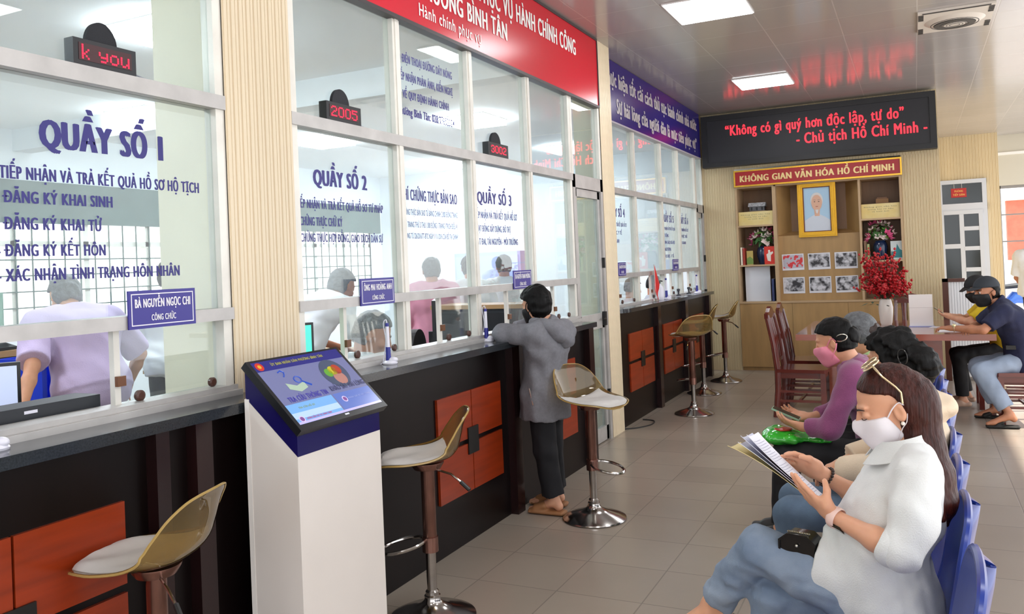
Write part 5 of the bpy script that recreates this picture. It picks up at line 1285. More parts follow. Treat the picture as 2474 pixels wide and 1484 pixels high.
DEND = mat('denim_dark', '566a80', rough=.8, noise=.25, nscale=9, bump=.15, bscale=300)
TRB = mat('trouser_black', '0f0f14', rough=.75)
def person(loc, lab, group=None): return empty('person', loc, 0, lab, 'person', group)
def figure(lab, J, hf, top, top_mat, legs_mat, hair='short', hair_mat=None, skin=None, sleeve=1.9, sc=1.0, res=.008, collar=None, toff=.018, hem=.25, mask=None, build_hands=True, hup=(0, 0, 1), leg_r=(.088, .068, .055), hand_d=None, hand_n=None, show_eyes=False, group=None, w=1.0, sleeve_r=(.062, .052), leg_hem=.93, shoes=None, low=-.055, thumbs=None, curl=(.35, .5, .3)):
    """a clothed person from joints J (world metres)"""
    skin = skin or SKIN; hair_mat = hair_mat or HBLK
    t = person((J['pelvis'][0], J['pelvis'][1], 0), lab, group)
    F = Frame(J['head'], hf, hup, sc)
    S = Shape(); torso(S, J, -.006, w); limbs(S, J, 1.0*w, .92)
    S.cap(J['C7'], F.p(-.03, 0, -.05), .052*sc, .050*sc, .03); head(S, F)
    if build_hands:
        for e in 'LR':
            d = (hand_d or {}).get(e, A3(J['wr'+e])-A3(J['el'+e])); n = (hand_n or {}).get(e, (0, 0, -1)); th = (thumbs or {}).get(e, (0, 1, 0) if e == 'L' else (0, -1, 0))
            hand(S, J['wr'+e], d, n, th, sc, curl=curl)
    body = S.build('body', skin, t, res, 1)
    T_ = Shape(); torso(T_, J, toff, w); sleeves(T_, J, sleeve, sleeve_r[0]*w, sleeve_r[1]*w)
    pe, wa = A3(J['pelvis']), A3(J['waist'])
    dn = unit(pe-wa); T_.cap(pe, pe+dn*hem*.4, .106*w+toff, .11*w+toff, .03, A3(J['hipL'])-A3(J['hipR']), 1.42, cut='b') if hem > 0 else None
    nb = F.p(-.03, 0, -.05); nd = unit(A3(nb)-A3(J['C7']))
    T_.noise(.0035, 48, int(abs(J['pelvis'][1]*10))); T_.cap(A3(J['C7'])+nd*.04, A3(J['C7'])+nd*.2, .088*sc, .088*sc, .006, cut='a', sub=True)
    sh = T_.build(top, top_mat, t, res, 1)
    if collar:
        mb = MB(); c = A3(J['C7'])+nd*.025; l_ = unit(A3(J['shL'])-A3(J['shR'])); f_ = np.cross(l_, nd)
        ring = [V(c+(l_*math.cos(a)*.068+f_*math.sin(a)*.072)*sc) for a in [i*2*PI/20 for i in range(20)]]
        mb.tube(ring, .016*sc, 8, closed=True, flat=1.3); o = mb.build('collar', collar, None, smooth=True); reparent(o, t)
    if legs_mat: trousers(J, leg_r, leg_hem).build('trousers', legs_mat, t, res, 1)
    if hair:
        H = Shape()
        if hair == 'short': hair_cap(H, F, .013, low=low); H.noise(.003, 120, 3)
        elif hair == 'bob':
            hair_cap(H, F, .022, low=-.085, cutc=(.125, 0, -.05), cutr=(.085, .085, .105)); H.noise(.004, 90, 5)
        elif hair == 'bun':
            hair_cap(H, F, .012, low=-.05); H.noise(.002, 110, 5)
        H.build('hair', hair_mat, t, res*.75, 1)
    if mask: face_mask(F, mask, t, res=res*.7)
    if show_eyes: eyes(F, t, body, EYED, EYEW)
    if shoes:
        for e in 'LR':
            an = A3(J['an'+e]); tt = unit(J.get('toe'+e, (-1, 0, 0))); Sh = Shape()
            ltt = np.cross(tt, (0, 0, 1)); zb = an[2]-.075
            Sh.cap(an*[1, 1, 0]+[0, 0, zb+.018]-tt*.05, an*[1, 1, 0]+[0, 0, zb+.018]+tt*.18, .026, .022, .015, ltt, 1.6)
            Sh.cap(an*[1, 1, 0]+[0, 0, zb+.05]+tt*.02, an*[1, 1, 0]+[0, 0, zb+.035]+tt*.12, .035, .026, .02, ltt, 1.25); Sh.plane((0, 0, zb), (0, 0, -1))
            Sh.build('shoe', shoes, t, .007, 1)
    return t, F, body
# ---------------------------------------------------------------- the woman reading papers (nearest)
WSH = mat('white_shirt', 'dcdedd', rough=.6, noise=.05, nscale=9, bump=.25, bscale=260, sheen=.2)
def hero():
    J = dict(pelvis=(-.10, 2.68, .525), waist=(-.115, 2.68, .655), chest=(-.085, 2.68, .82), C7=(-.030, 2.68, .985), shL=(-.022, 2.525, .935), shR=(-.055, 2.845, .935),
             elL=(-.072, 2.43, .748), elR=(-.17, 2.915, .735), wrL=(-.240, 2.540, .793), wrR=(-.298, 2.845, .836), hipL=(-.11, 2.595, .525), hipR=(-.11, 2.765, .52),
             knL=(-.475, 2.665, .635), knR=(-.455, 2.715, .475), anL=(-.660, 2.78, .395), anR=(-.44, 2.74, .095), toeL=(-.93, .04, -.30), toeR=(-.97, 0, -.1), soleL=(.28, 0, -.95))
    t = person((-.10, 2.68, 0), 'person in a white shirt and white mask reading papers, seated nearest on the right')
    F = Frame((-.079, 2.68, 1.083), (-.93, -.13, -.36), (0, 0, 1), .95)
    S = Shape(); torso(S, J, -.008, .96); limbs(S, J, .93, .92); S.cap(lerp(J['C7'], J['chest'], .1), F.p(-.032, 0, -.045), .048, .046, .03); head(S, F)
    # left hand under the near edge, thumb on top
    hand(S, J['wrL'], (-.80, .22, .56), (.30, .55, .62), (0, -.7, .6), .98, curl=(.10, .12, .12), tc=(.55, .22, .72), finger_curl=(1, 1.1, 1.3, 1.6))
    hand(S, J['wrR'], (-.83, -.18, .46), (-.25, -.88, -.30), (.3, -.35, .85), .98, curl=(.30, .35, .25), tc=(.75, .45, .35))
    body = S.build('body', mat('skin_hero', 'd8a080', rough=.45, sss=.15, noise=.04, nscale=30), t, .0042, 1)
    # shirt with loose rolled sleeves and a hem over the lap
    T_ = Shape(); torso(T_, J, .012, .96, .04)
    T_.cap((-.035, 2.68, .87), (-.02, 2.68, .78), .09, .075, .05, (0, 1, 0), 1.7)
    for e, y in (('L', -1), ('R', 1)):
        sh, el = A3(J['sh'+e]), A3(J['el'+e])
        T_.cap(sh, lerp(sh, el, .55)+[.018, 0, -.005], .056, .066, .022); T_.cap(lerp(sh, el, .5)+[.015, 0, 0], lerp(sh, el, 1.0)+[.006, 0, -.004], .064, .054, .016)
        fw = lerp(el, A3(J['wr'+e]), .13); T_.cap(lerp(sh, el, .93), fw, .052, .047, .015, cut='b')
    T_.cap((-.15, 2.68, .70), (-.14, 2.68, .55), .125, .13, .05, (0, 1, 0), 1.45)
    T_.cap((-.13, 2.61, .57), (-.30, 2.64, .625), .108, .088, .04, cut='b'); T_.cap((-.13, 2.76, .55), (-.27, 2.73, .56), .10, .085, .04, cut='b')
    T_.cap((-.10, 2.68, .52), (-.10, 2.68, .455), .125, .12, .04, (0, 1, 0), 1.5, cut='b')
    T_.cap((-.05, 2.68, .965), (-.10, 2.68, 1.12), .078, .09, .01, (0, 1, 0), 1.05, cut='a', sub=True)
    # open neckline
    T_.noise(.0042, 52, 11, (1, 1.1, .38)); T_.noise(.0018, 95, 12, (1, 1, .6))
    shirt = T_.build('shirt', WSH, t, .0055, 2)
    # collar: folded band with two points
    mb = MB(); cpts = []
    N = 28; rows = [[], [], []]
    for i in range(N+1):
        a = math.radians(-152+304*i/N); ca, sa = math.cos(a), math.sin(a)
        c = A3((-.052, 2.68, .985)); tilt = A3((ca*.5, 0, 0))
        base = c+A3((.072*ca, .086*sa, .006+.020*ca)); drop = .5*(1-ca)
        rows[0].append(V(base+A3((-.004*ca, -.004*sa, -.012)))); rows[1].append(V(base+A3((.002*ca, .002*sa, .022))))
        rows[2].append(V(base+A3(((.034 if ca < 0 else .014)*ca-.020*drop, .036*sa, -.018-.026*drop))))
    reparent(grid_mesh(rows, .003, 'collar', WSH, None), t)
    for e, y in (('L', 2.43), ('R', 2.915)):
        el, wr = A3(J['el'+e]), A3(J['wr'+e]); d_ = unit(wr-el); c_ = lerp(el, wr, .10); a1 = unit(np.cross(d_, (0, 0, 1))); a2 = np.cross(d_, a1); reparent(MB().tube([V(c_+(a1*math.cos(q)+a2*math.sin(q))*.047+d_*.004*math.sin(3*q)) for q in [i*2*PI/28 for i in range(28)]], .019, 10, closed=True, flat=.32, up=a1).build('rolled_cuff', WSH, None, smooth=True), t)
    reparent(MB().tube([(-.145, 2.672, .93), (-.175, 2.668, .86), (-.19, 2.668, .78), (-.215, 2.668, .70)], .006, 6, flat=.4).build('placket', WSH, None, smooth=True), t)
    # jeans
    P = Shape(); P.cap((-.10, 2.68, .50), (-.108, 2.68, .60), .118, .112, .03, (0, 1, 0), 1.42)
    for e in 'LR':
        hp, kn, an = A3(J['hip'+e]), A3(J['kn'+e]), A3(J['an'+e])
        P.cap(hp, lerp(hp, kn, .6), .092, .082, .02); P.cap(lerp(hp, kn, .6), kn, .082, .070, .02); P.cap(kn, lerp(kn, an, .86), .066, .058, .012, cut='b')
    P.noise(.0035, 62, 21); P.noise(.0015, 130, 22)
    jeans = P.build('jeans', DEN, t, .0055, 1)
    THREAD = mat('denim_stitch', 'a9bccd', rough=.8)
    hp, kn, an = A3(J['hipL']), A3(J['knL']), A3(J['anL'])
    reparent(MB().tube([V(lerp(hp, kn, u)+A3((0, -.085+.02*u*u, -.005+.01*u))) for u in (.45, .6, .75, .9)], .0014, 5).build('seam', THREAD, None), jeans)
    # shoes
    BLS = mat('shoe_black', '121114', rough=.4)
    for e in 'LR':
        an = A3(J['an'+e]); tt = unit(J['toe'+e]); dn = unit(A3(J.get('sole'+e, (0, 0, -1)))-tt*(tt@A3(J.get('sole'+e, (0, 0, -1))))); lt_ = np.cross(tt, dn)
        Q = Shape(); Q.cap(an+dn*.062-tt*.045, an+dn*.072+tt*.16, .022, .018, .015, lt_, 1.5); Q.cap(an+dn*.046+tt*.075, an+dn*.064+tt*.175, .026, .016, .015, lt_, 1.5); Q.ell(an+dn*.03+tt*.035, (.055, .03, .022), (tt, lt_, dn), .008, sub=True)
        s_ = Q.build('shoe', BLS, t, .005, 1)
        bw = MB(); c = an+dn*.022+tt*.10
        for q_ in (-1, 1): bw.ball(V(c+lt_*q_*.022), .02, 10, (.8, 1.1, .6))
        bw.ball(V(c), .009, 8); reparent(bw.build('bow', BLS, None, smooth=True), s_)
    # hair
    H = Shape(); ax = F.ax(); s = F.s
    H.ell(F.p(-.014, 0, .046), (.1015*s, .083*s, .096*s), ax, .02)
    H.ell(F.p(-.055, 0, .0), (.072*s, .078*s, .092*s), ax, .03)
    H.wedge(F.p(-.030, 0, .034), F.d(.50, 0, -.87), F.d(1, 0, .35), .035)
    H.cap(F.p(-.062, 0, .0), (-.008, 2.68, .985), .066, .056, .03, (0, 1, 0), 1.15); H.cap((-.008, 2.68, .985), (.024, 2.675, .90), .052, .046, .03, (0, 1, 0), 1.4)
    H.cap((.024, 2.672, .90), (.044, 2.665, .83), .044, .034, .03, (0, 1, 0), 1.5); H.cap((.044, 2.662, .83), (.047, 2.655, .765), .032, .008, .03, (0, 1, 0), 1.6)
    H.cap((.008, 2.61, .93), (.035, 2.59, .80), .024, .010, .02)
    H.noise(.0011, 230, 31, (1, 1, .1)); H.noise(.0022, 55, 32, (1, 1, .25))
    hr = H.build('hair', HBRN, t, .0045, 1)
    rg = random.Random(5); mb = MB()
    for i in range(46):
        y = rg.uniform(-.06, .06); x0 = rg.uniform(-.02, .05)
        p = [(.0+x0*.6, 2.675+y*.9, .99), (.03+x0*.5, 2.672+y, .92), (.052+x0*.45+rg.uniform(-.01, .01), 2.668+y*1.1, .85), (.058+x0*.3+rg.uniform(-.02, .015), 2.662+y*1.1, .80), (.05+x0*.3+rg.uniform(-.025, .03), 2.66+y*1.2, rg.uniform(.735, .78))]
        mb.tube(spline(p, 4), [.0035]*16+[.0008], 5)
    reparent(mb.build('hair_strands', HBRN, None, smooth=True), hr)
    face_mask(F, mat('mask_white', 'e6e1e6', rough=.75, bump=.1, bscale=500), t, .0075, .0034)
    eyes(F, t, body, mat('brow_brown', '2a1710', rough=.6), look_down=True)
    for e in (1, -1): reparent(MB().ball(V(F.p(-.006, e*.085, -.031)), .0058, 12).build('pearl_earring', mat('pearl', 'efe6da', rough=.15, coat=.5), None, smooth=True), t)
    # sunglasses pushed up on the hair
    GM = mat('glasses_frame', 'e0c9a0', rough=.25, metal=.6); g = None
    mb = MB()
    for e in (1, -1):
        c = A3(F.p(.006, e*.034, .152)); n_ = unit(F.d(.28, 0, .95)); u_ = unit(np.cross(n_, F.l)); 
        mb.tube([V(c+F.l*.029*math.cos(a)+u_*.026*math.sin(a)) for a in [i*2*PI/24 for i in range(24)]], .0022, 6, closed=True)
        mb.tube([F.p(.004, e*.064, .154), F.p(.0, e*.080, .142), F.p(-.008, e*.088, .118), F.p(-.030, e*.0945, .078), F.p(-.037, e*.0955, .058), F.p(-.028, e*.092, .026)], [.0028, .0035, .003, .0028, .003, .0035], 6)
    mb.tube([F.p(.012, .008, .151), F.p(.014, 0, .153), F.p(.012, -.008, .151)], .002, 6)
    g = mb.build('sunglasses', GM, None, smooth=True); tag(g, 'gold framed sunglasses pushed up on the brown hair of the person reading', 'sunglasses')
    for e in (1, -1):
        c = A3(F.p(.006, e*.034, .152)); n_ = unit(F.d(.28, 0, .95)); u_ = unit(np.cross(n_, F.l)); q = MB()
        q.prism([(0, 0), (1, 0), (0, 1)], 'z', 0, 1); q.bm.free()
        q = MB(); pts = [V(c+F.l*.028*math.cos(a)+u_*.025*math.sin(a)) for a in [i*2*PI/24 for i in range(24)]]
        a_ = [q.bm.verts.new(p+V(n_)*.0006) for p in pts]; b_ = [q.bm.verts.new(p-V(n_)*.0006) for p in pts]; q.bm.faces.new(a_); q.bm.faces.new(b_[::-1])
        for i in range(24): q.bm.faces.new((a_[i], b_[i], b_[(i+1) % 24], a_[(i+1) % 24]))
        q.build('lens', mat('lens_brown', '5a3a2c', rough=.1, alpha=.75), g)
    # watch and bracelet
    wr, el = A3(J['wrL']), A3(J['elL']); e_ = unit(wr-el); c = lerp(wr, el, .02); a1 = unit(np.cross(e_, (0, 0, 1))); a2 = np.cross(e_, a1)
    w_ = MB().tube([V(c+(a1*math.cos(a)+a2*math.sin(a))*.029) for a in [i*2*PI/24 for i in range(24)]], .013, 8, closed=True, flat=.22, up=a1).build('wristwatch', mat('watch_pink', 'eccabf', rough=.4), None, smooth=True)
    tag(w_, 'pale pink wristwatch on the left wrist of the person reading papers', 'watch')
    MB().obox(V(c+unit(A3((.1, -.6, -.7)))*.031), e_, np.cross(e_, unit(A3((.1, -.6, -.7)))), unit(A3((.1, -.6, -.7))), .036, .032, .010).build('watch_case', mat('watch_black', '0e0e10', rough=.1), w_, bevel=.003)
    wr, el = A3(J['wrR']), A3(J['elR']); e_ = unit(wr-el); c = lerp(wr, el, .08); a1 = unit(np.cross(e_, (0, 0, 1))); a2 = np.cross(e_, a1)
    mb = MB()
    for i in range(18): a = i*2*PI/18; mb.ball(V(c+(a1*math.cos(a)+a2*math.sin(a))*.030), .0055, 8)
    b_ = mb.build('bracelet', mat('bead_brown', '2a1813', rough=.3), None, smooth=True); tag(b_, 'dark bead bracelet on the right wrist of the person reading papers', 'bracelet')
    return J
HJ = hero()
# papers in her hands: near edge y=2.575, far edge y=2.785
PT = mat('paper_white', 'e9e9f2', rough=.6); PT2 = mat('paper_shade', 'd3d5e6', rough=.6); PY = mat('paper_yellow', 'e3d39a', rough=.6)
def sheet(name, m, lab, off, du, curl, grp='papers held by the person in white', txt=False):
    A_ = [A3((-.495, 2.575, .995)), A3((-.245, 2.575, .788))]; B_ = [A3((-.498, 2.785, .961)), A3((-.246, 2.785, .74))]; n_ = A3((.636, .15, .757)); Ld = unit(A3((-.25, 0, .208)))
    rows = []
    for i in range(13):
        u = i/12; r_ = []
        for j in range(9):
            v = j/8; p = lerp(lerp(A_[0], A_[1], u), lerp(B_[0], B_[1], u), v)+n_*(off+curl*(1-u)**3*.03*(1 if v < .5 else 1)-.012*math.sin(PI*v)*(1-u*.5))+Ld*du
            r_.append(V(p))
        rows.append(r_)
    o = grid_mesh(rows, .0012, name, m, None)
    tag(o, lab, 'paper', grp)
    if txt:
        ln = MB(); rr_ = random.Random(2)
        for k in range(32):
            u = .07+k*.0275; i = u*12; i0 = int(i); f_ = i-i0
            def at_(v): 
                j = v*8; j0 = min(int(j), 7); g_ = j-j0; i1 = min(i0+1, 12)
                return (rows[i0][j0]*(1-g_)+rows[i0][j0+1]*g_)*(1-f_)+(rows[i1][j0]*(1-g_)+rows[i1][j0+1]*g_)*f_
            v1 = .92 if k % 5 else rr_.uniform(.4, .8); vs = [.08+(v1-.08)*q/8 for q in range(9)]
            dl = V(-unit(A3((-.25, 0, .208))))*.0014; up = V(n_)*.0014
            for a, b_ in zip(vs, vs[1:]): ln.quad(at_(a)+up, at_(a)+up+dl, at_(b_)+up+dl, at_(b_)+up)
        ln.build('printed_lines', mat('print_grey', '9c9cb0', rough=.7), o)
    return o
sheet('paper_sheet', PT, 'top white printed sheet of the papers held by the person in white', .004, 0, .5, txt=True)
sheet('paper_sheet', PT2, 'bluish white sheet under the top page of the held papers', 0, .012, .15)
sheet('paper_sheet', PT, 'lowest white sheet of the held papers, above the yellow one', -.004, .006, -.4)
sheet('paper_sheet', PY, 'pale yellow backing sheet at the bottom of the held papers', -.009, .022, -1.2)
# black quilted bag with chain on her lap
q = empty('handbag', (-.345, 2.615, .665), -.25, 'small black flap handbag with silver chain on the lap of the person reading', 'handbag')
BG = mat('bag_black', '0d0d10', rough=.22, spec=.6); SV = mat('silver', 'c9c4b8', rough=.2, metal=.9)
MB().prism([(-.055, -.035), (.055, -.03), (.05, .03), (.03, .045), (-.03, .045), (-.055, .025)], 'y', -.028, .028).build('body', BG, q, bevel=.008, seg=3, smooth=True)
MB().prism([(-.058, .0), (-.058, .03), (-.03, .052), (.03, .052), (.054, .032), (.05, .0), (.046, .0), (.048, .028), (.028, .046), (-.03, .046), (-.052, .026), (-.052, .0)], 'y', -.032, .032).build('flap', BG, q, bevel=.003, smooth=True)
MB().ball((-.062, 0, .006), .007, 10).ball((.0, -.034, .02), .005, 8).build('clasp', SV, q, smooth=True)
mb = MB(); pts = spline([(.05, -.02, -.012), (.075, -.025, -.014), (.10, -.02, .02), (.13, -.01, .06), (.155, 0, .10)], 8)
for i, p in enumerate(pts):
    a = V((0, .004, 0)) if i % 2 else V((.002, 0, .004)); mb.tube([p+a*math.cos(b_)+V((.004, 0, .003))*math.sin(b_) for b_ in [j*2*PI/8 for j in range(8)]], .0012, 5, closed=True)
mb.build('chain', SV, q, smooth=True)
mb = MB()
for i in range(9): mb.tube([(-.03+.0075*i+.004*math.cos(b_), -.015+.004*math.sin(b_), .054) for b_ in [j*2*PI/8 for j in range(8)]], .0016, 5, closed=True)
mb.build('top_chain', SV, q, smooth=True)

# ---------------------------------------------------------------- the other people waiting
def seated(y, px, c7, hd, kn, an, dy=.09, sh=.17, el=None, wr=None, shz=None, pz=.525):
    J = dict(pelvis=(px, y, pz), C7=c7, head=hd)
    J['waist'] = tuple(lerp(J['pelvis'], c7, .30)+A3((.0, 0, 0))); J['chest'] = tuple(lerp(J['pelvis'], c7, .66)+A3((.01, 0, 0)))
    s = lerp(c7, J['chest'], .28)
    J['shL'] = (s[0]-.01, y-sh, s[2]); J['shR'] = (s[0]-.01, y+sh, s[2])
    J['hipL'] = (px-.01, y-dy, pz); J['hipR'] = (px-.01, y+dy, pz)
    J['knL'], J['knR'] = kn; J['anL'], J['anR'] = an; J['elL'], J['elR'] = el; J['wrL'], J['wrR'] = wr
    return J
BEI = mat('beige_coat', 'd8c4ab', rough=.85, noise=.06, nscale=12, bump=.2, bscale=200)
J = seated(3.66, -.07, (-.04, 3.66, .955), (-.10, 3.66, 1.095), ((-.51, 3.60, .475), (-.51, 3.78, .485)), ((-.47, 3.60, .10), (-.50, 3.80, .10)), el=((-.14, 3.44, .72), (-.14, 3.88, .72)), wr=((-.31, 3.57, .665), (-.30, 3.78, .665)))
t, F, b_ = figure('person with frizzy black hair in a beige hooded coat, just behind the white shirt', J, (-.78, .62, -.12), 'coat', BEI, DEND, None, sleeve=1.88, sc=.97, res=.0065, toff=.03, hem=.2, sleeve_r=(.075, .06), shoes=mat('shoe_dark', '17161a', rough=.4), leg_r=(.085, .07, .06))
H = Shape(); hair_cap(H, F, .022, low=-.08); H.cap(F.p(-.10, .0, .045), F.p(-.145, .0, .01), .045, .05, .02, F.l, 1.3); H.ell(F.p(-.15, .0, -.02), (.05, .055, .06), F.ax(), .02); H.ell(F.p(-.10, .03, -.04), (.05, .05, .05), F.ax(), .02); H.noise(.007, 110, 4); H.build('hair', HBLK, t, .005, 1)
reparent(MB().tube([V(F.p(-.12+.022*math.cos(a), .082, .03+.03*math.sin(a))) for a in [i*2*PI/20 for i in range(20)]], .0025, 6, closed=True).build('hair_clip', mat('clip_dark', '3a3836', rough=.25, metal=.6), None, smooth=True), t)
H = Shape(); H.cap((.01, 3.66, .965), (.085, 3.66, .945), .05, .028, .03, (0, 1, 0), 2.6); H.cap((.03, 3.66, .91), (.085, 3.66, .925), .06, .035, .03, (0, 1, 0), 2.2); H.cap((.03, 3.66, .90), (.035, 3.66, .85), .05, .03, .03, (0, 1, 0), 1.8); H.noise(.004, 60, 6); H.build('hood', BEI, t, .007, 1)
# purple hoodie, phone, green bag
PUR = mat('purple_hoodie', '87456f', rough=.9, noise=.08, nscale=18, bump=.3, bscale=220, sheen=.3)
J = seated(4.65, -.16, (-.315, 4.65, .965), (-.395, 4.65, 1.075), ((-.66, 4.56, .50), (-.67, 4.75, .51)), ((-.70, 4.60, .10), (-.69, 4.78, .10)), el=((-.425, 4.44, .665), (-.42, 4.86, .68)), wr=((-.565, 4.52, .655), (-.555, 4.74, .665)))
t, F, b_ = figure('person in a purple hoodie and pink mask looking at a phone', J, (-.93, .22, -.30), 'hoodie', PUR, TRB, 'bun', sleeve=1.72, sc=.97, res=.0065, toff=.022, hem=.2, sleeve_r=(.064, .047), mask=mat('mask_pink', 'e58aa0', rough=.7), hand_d={'L': (-.9, .1, .25), 'R': (-.92, -.1, .22)}, hand_n={'L': (0, .5, .8), 'R': (0, -.5, .8)}, thumbs={'L': (.2, .7, .7), 'R': (.2, -.7, .7)}, curl=(.3, .35, .3), shoes=mat('shoe_dark', '17161a'))
H = Shape(); H.ell(F.p(-.10, 0, .02), (.035, .05, .05), F.ax(), .02); H.noise(.003, 120, 2); H.build('hair_bun', HBLK, t, .006, 1)
reparent(MB().tube([V(F.p(-.065+.03*math.cos(a), .088-.012*abs(math.cos(a)), .02+.018*math.sin(a))) for a in [.6+i*5.1/20 for i in range(21)]], .003, 6).build('hair_clip', SV, None, smooth=True), t)
H = Shape(); H.cap((-.27, 4.57, .965), (-.27, 4.73, .965), .042, .042, .03); H.cap((-.235, 4.60, .945), (-.235, 4.70, .945), .048, .048, .03); H.cap((-.35, 4.58, .97), (-.29, 4.55, .975), .022, .032, .02); H.noise(.004, 60, 8); H.build('hood', PUR, t, .007, 1)
H = Shape(); H.cap((-.20, 4.50, .52), (-.30, 4.52, .535), .09, .075, .02, cut='b'); H.noise(.004, 60, 9); H.build('shirt_tail', mat('pale_green', 'b6d9a0', rough=.8), t, .008, 1)
reparent(MB().tube([V(A3((-.54, 4.515, .656))+A3((0, .024*math.cos(a), .026*math.sin(a)))) for a in [i*2*PI/16 for i in range(16)]], .003, 6, closed=True).build('bangle', mat('bangle_gold', 'a98a4a', rough=.3, metal=.7), None), t)
ph = MB().obox((-.655, 4.615, .705), unit((-.92, 0, .38)), (0, 1, 0), unit((.38, 0, .92)), .15, .074, .009).build('mobile_phone', mat('phone_green', '8fb59a', rough=.35), None, bevel=.003); tag(ph, 'mobile phone in pale green case held by the person in the purple hoodie', 'phone')
MB().obox(V((-.655, 4.615, .705))+V(unit((.38, 0, .92)))*.0052, unit((-.92, 0, .38)), (0, 1, 0), unit((.38, 0, .92)), .142, .068, .001).build('phone_screen', mat('phone_dark', '23252b', rough=.1), ph)
S = Shape(); S.cap((-.72, 4.60, .585), (-.44, 4.62, .585), .040, .026, .03, (0, 1, 0), 3.2); S.cap((-.765, 4.61, .59), (-.70, 4.62, .595), .022, .038, .03, (0, 1, 0), 2.6); S.noise(.0035, 40, 14); S.noise(.0015, 110, 15)
o = S.build('plastic_bag', mat('bag_green', '2fb52f', rough=.15, spec=.6, coat=.6, noise=.2, nscale=9), None, .006, 1); tag(o, 'shiny bright green plastic bag on the lap of the person in purple', 'bag')
S = Shape(); S.ell((-.67, 4.58, .628), (.05, .05, .008), None, .01); S.build('printed_patch', mat('bag_print_red', 'b03a2e', rough=.2), o, .005, 1)
# grey-haired person
GRN = mat('pale_green_shirt', 'b9d79c', rough=.8)
J = seated(5.2, -.10, (-.235, 5.2, .945), (-.315, 5.2, 1.065), ((-.55, 5.11, .47), (-.55, 5.3, .47)), ((-.52, 5.11, .10), (-.52, 5.3, .10)), el=((-.30, 5.0, .70), (-.30, 5.4, .70)), wr=((-.46, 5.12, .62), (-.46, 5.28, .62)))
t, F, b_ = figure('person with grey hair and brown ponytail in pale green, seated beyond the purple hoodie', J, (-.95, .25, -.2), 'shirt', GRN, TRB, 'bun', HGRY, sleeve=1.8, sc=.97, res=.009, hem=.2, collar=GRN, shoes=mat('shoe_dark', '17161a'))
H = Shape(); H.cap(F.p(-.085, 0, .02), F.p(-.12, 0, -.05), .045, .04, .02, F.l, 1.3); H.cap(F.p(-.12, 0, -.05), F.p(-.11, 0, -.13), .04, .02, .02); H.noise(.003, 120, 2, (1, 1, .3)); H.build('ponytail', mat('hair_brown', '2c1a14', rough=.45, bump=.5, bscale=120, stretch=(1, 1, .15)), t, .006, 1)
# man in navy shirt at the table
NAV = mat('navy_shirt', '1d2140', rough=.85, noise=.12, nscale=20, bump=.25, bscale=160)
J = dict(pelvis=(.80, 8.45, .55), waist=(.78, 8.44, .70), chest=(.72, 8.42, .90), C7=(.635, 8.40, 1.035), head=(.545, 8.385, 1.14), shL=(.65, 8.20, .975), shR=(.63, 8.59, .975), elL=(.49, 8.10, .84), elR=(.47, 8.62, .83), wrL=(.25, 8.24, .845), wrR=(.40, 8.42, .825), hipL=(.78, 8.35, .54), hipR=(.78, 8.55, .54),
         knL=(.47, 8.25, .47), knR=(.46, 8.58, .47), anL=(.66, 8.17, .12), anR=(.60, 8.60, .10), toeL=(-.95, -.1, -.15), toeR=(-.95, .1, -.1))
t, F, b_ = figure('person in a navy shirt, dark cap and black mask at the table', J, (-.83, -.52, -.12), 'shirt', NAV, DENP, 'short', skin=SKIN2, sleeve=.80, sc=1.0, res=.0075, toff=.024, hem=.25, mask=mat('mask_black', '101013', rough=.7), collar=NAV, sleeve_r=(.07, .062), leg_r=(.095, .078, .068), leg_hem=.86, hand_n={'L': (-.2, .3, -.9), 'R': (0, 0, -1)}, show_eyes=True, w=1.05)
CAPM = mat('cap_charcoal', '2c3138', rough=.8)
def cap_hat(F, m, par, brim=True, logo=None):
    S = Shape(); s = F.s; S.ell(F.p(-.008, 0, .052), (.112*s, .092*s, .098*s), F.ax(), .01); S.plane(F.p(0, 0, .052), F.d(.08, 0, -1))
    if brim:
        S2 = Shape(); S2.cap(F.p(.085, 0, .058), F.p(.155, 0, .045), .010*s, .006*s, .02, F.l, 7.5); 
        S2.build('cap_brim', m, par, .006, 1)
    o = S.build('cap', m, par, .006, 1)
    return o
cap_hat(F, CAPM, t)
reparent(MB().tube([V(A3((.275, 8.23, .846))+A3((.0, .031*math.cos(a), .031*math.sin(a)))) for a in [i*2*PI/16 for i in range(16)]], .009, 6, closed=True, flat=.35).ball((.275, 8.205, .868), .018, 10, (1, .5, 1)).build('wristwatch', mat('watch_gold', 'cfc29a', rough=.25, metal=.7), None, smooth=True), t)
reparent(MB().box(.665, .90, 8.275, 8.625, .655, .69).build('belt', mat('belt_black', '14120f', rough=.5), None, bevel=.01), t)
SND = mat('sandal_black', '15130f', rough=.7)
for an, tt in ((J['anL'], J['toeL']), (J['anR'], J['toeR'])):
    a = A3(an); d = unit(A3((tt[0], tt[1], 0))); S = Shape(); S.cap((a[0]+.06, a[1], .014), (a[0]-.17, a[1]+d[1]*.2, .014), .014, .014, .01, np.cross(d, (0, 0, 1)), 3.4); S.cap((a[0]-.10, a[1], .03), (a[0]-.06, a[1], .05), .022, .02, .01, np.cross(d, (0, 0, 1)), 2.4); S.plane((0, 0, .001), (0, 0, -1)); S.build('sandal', SND, t, .007, 1)
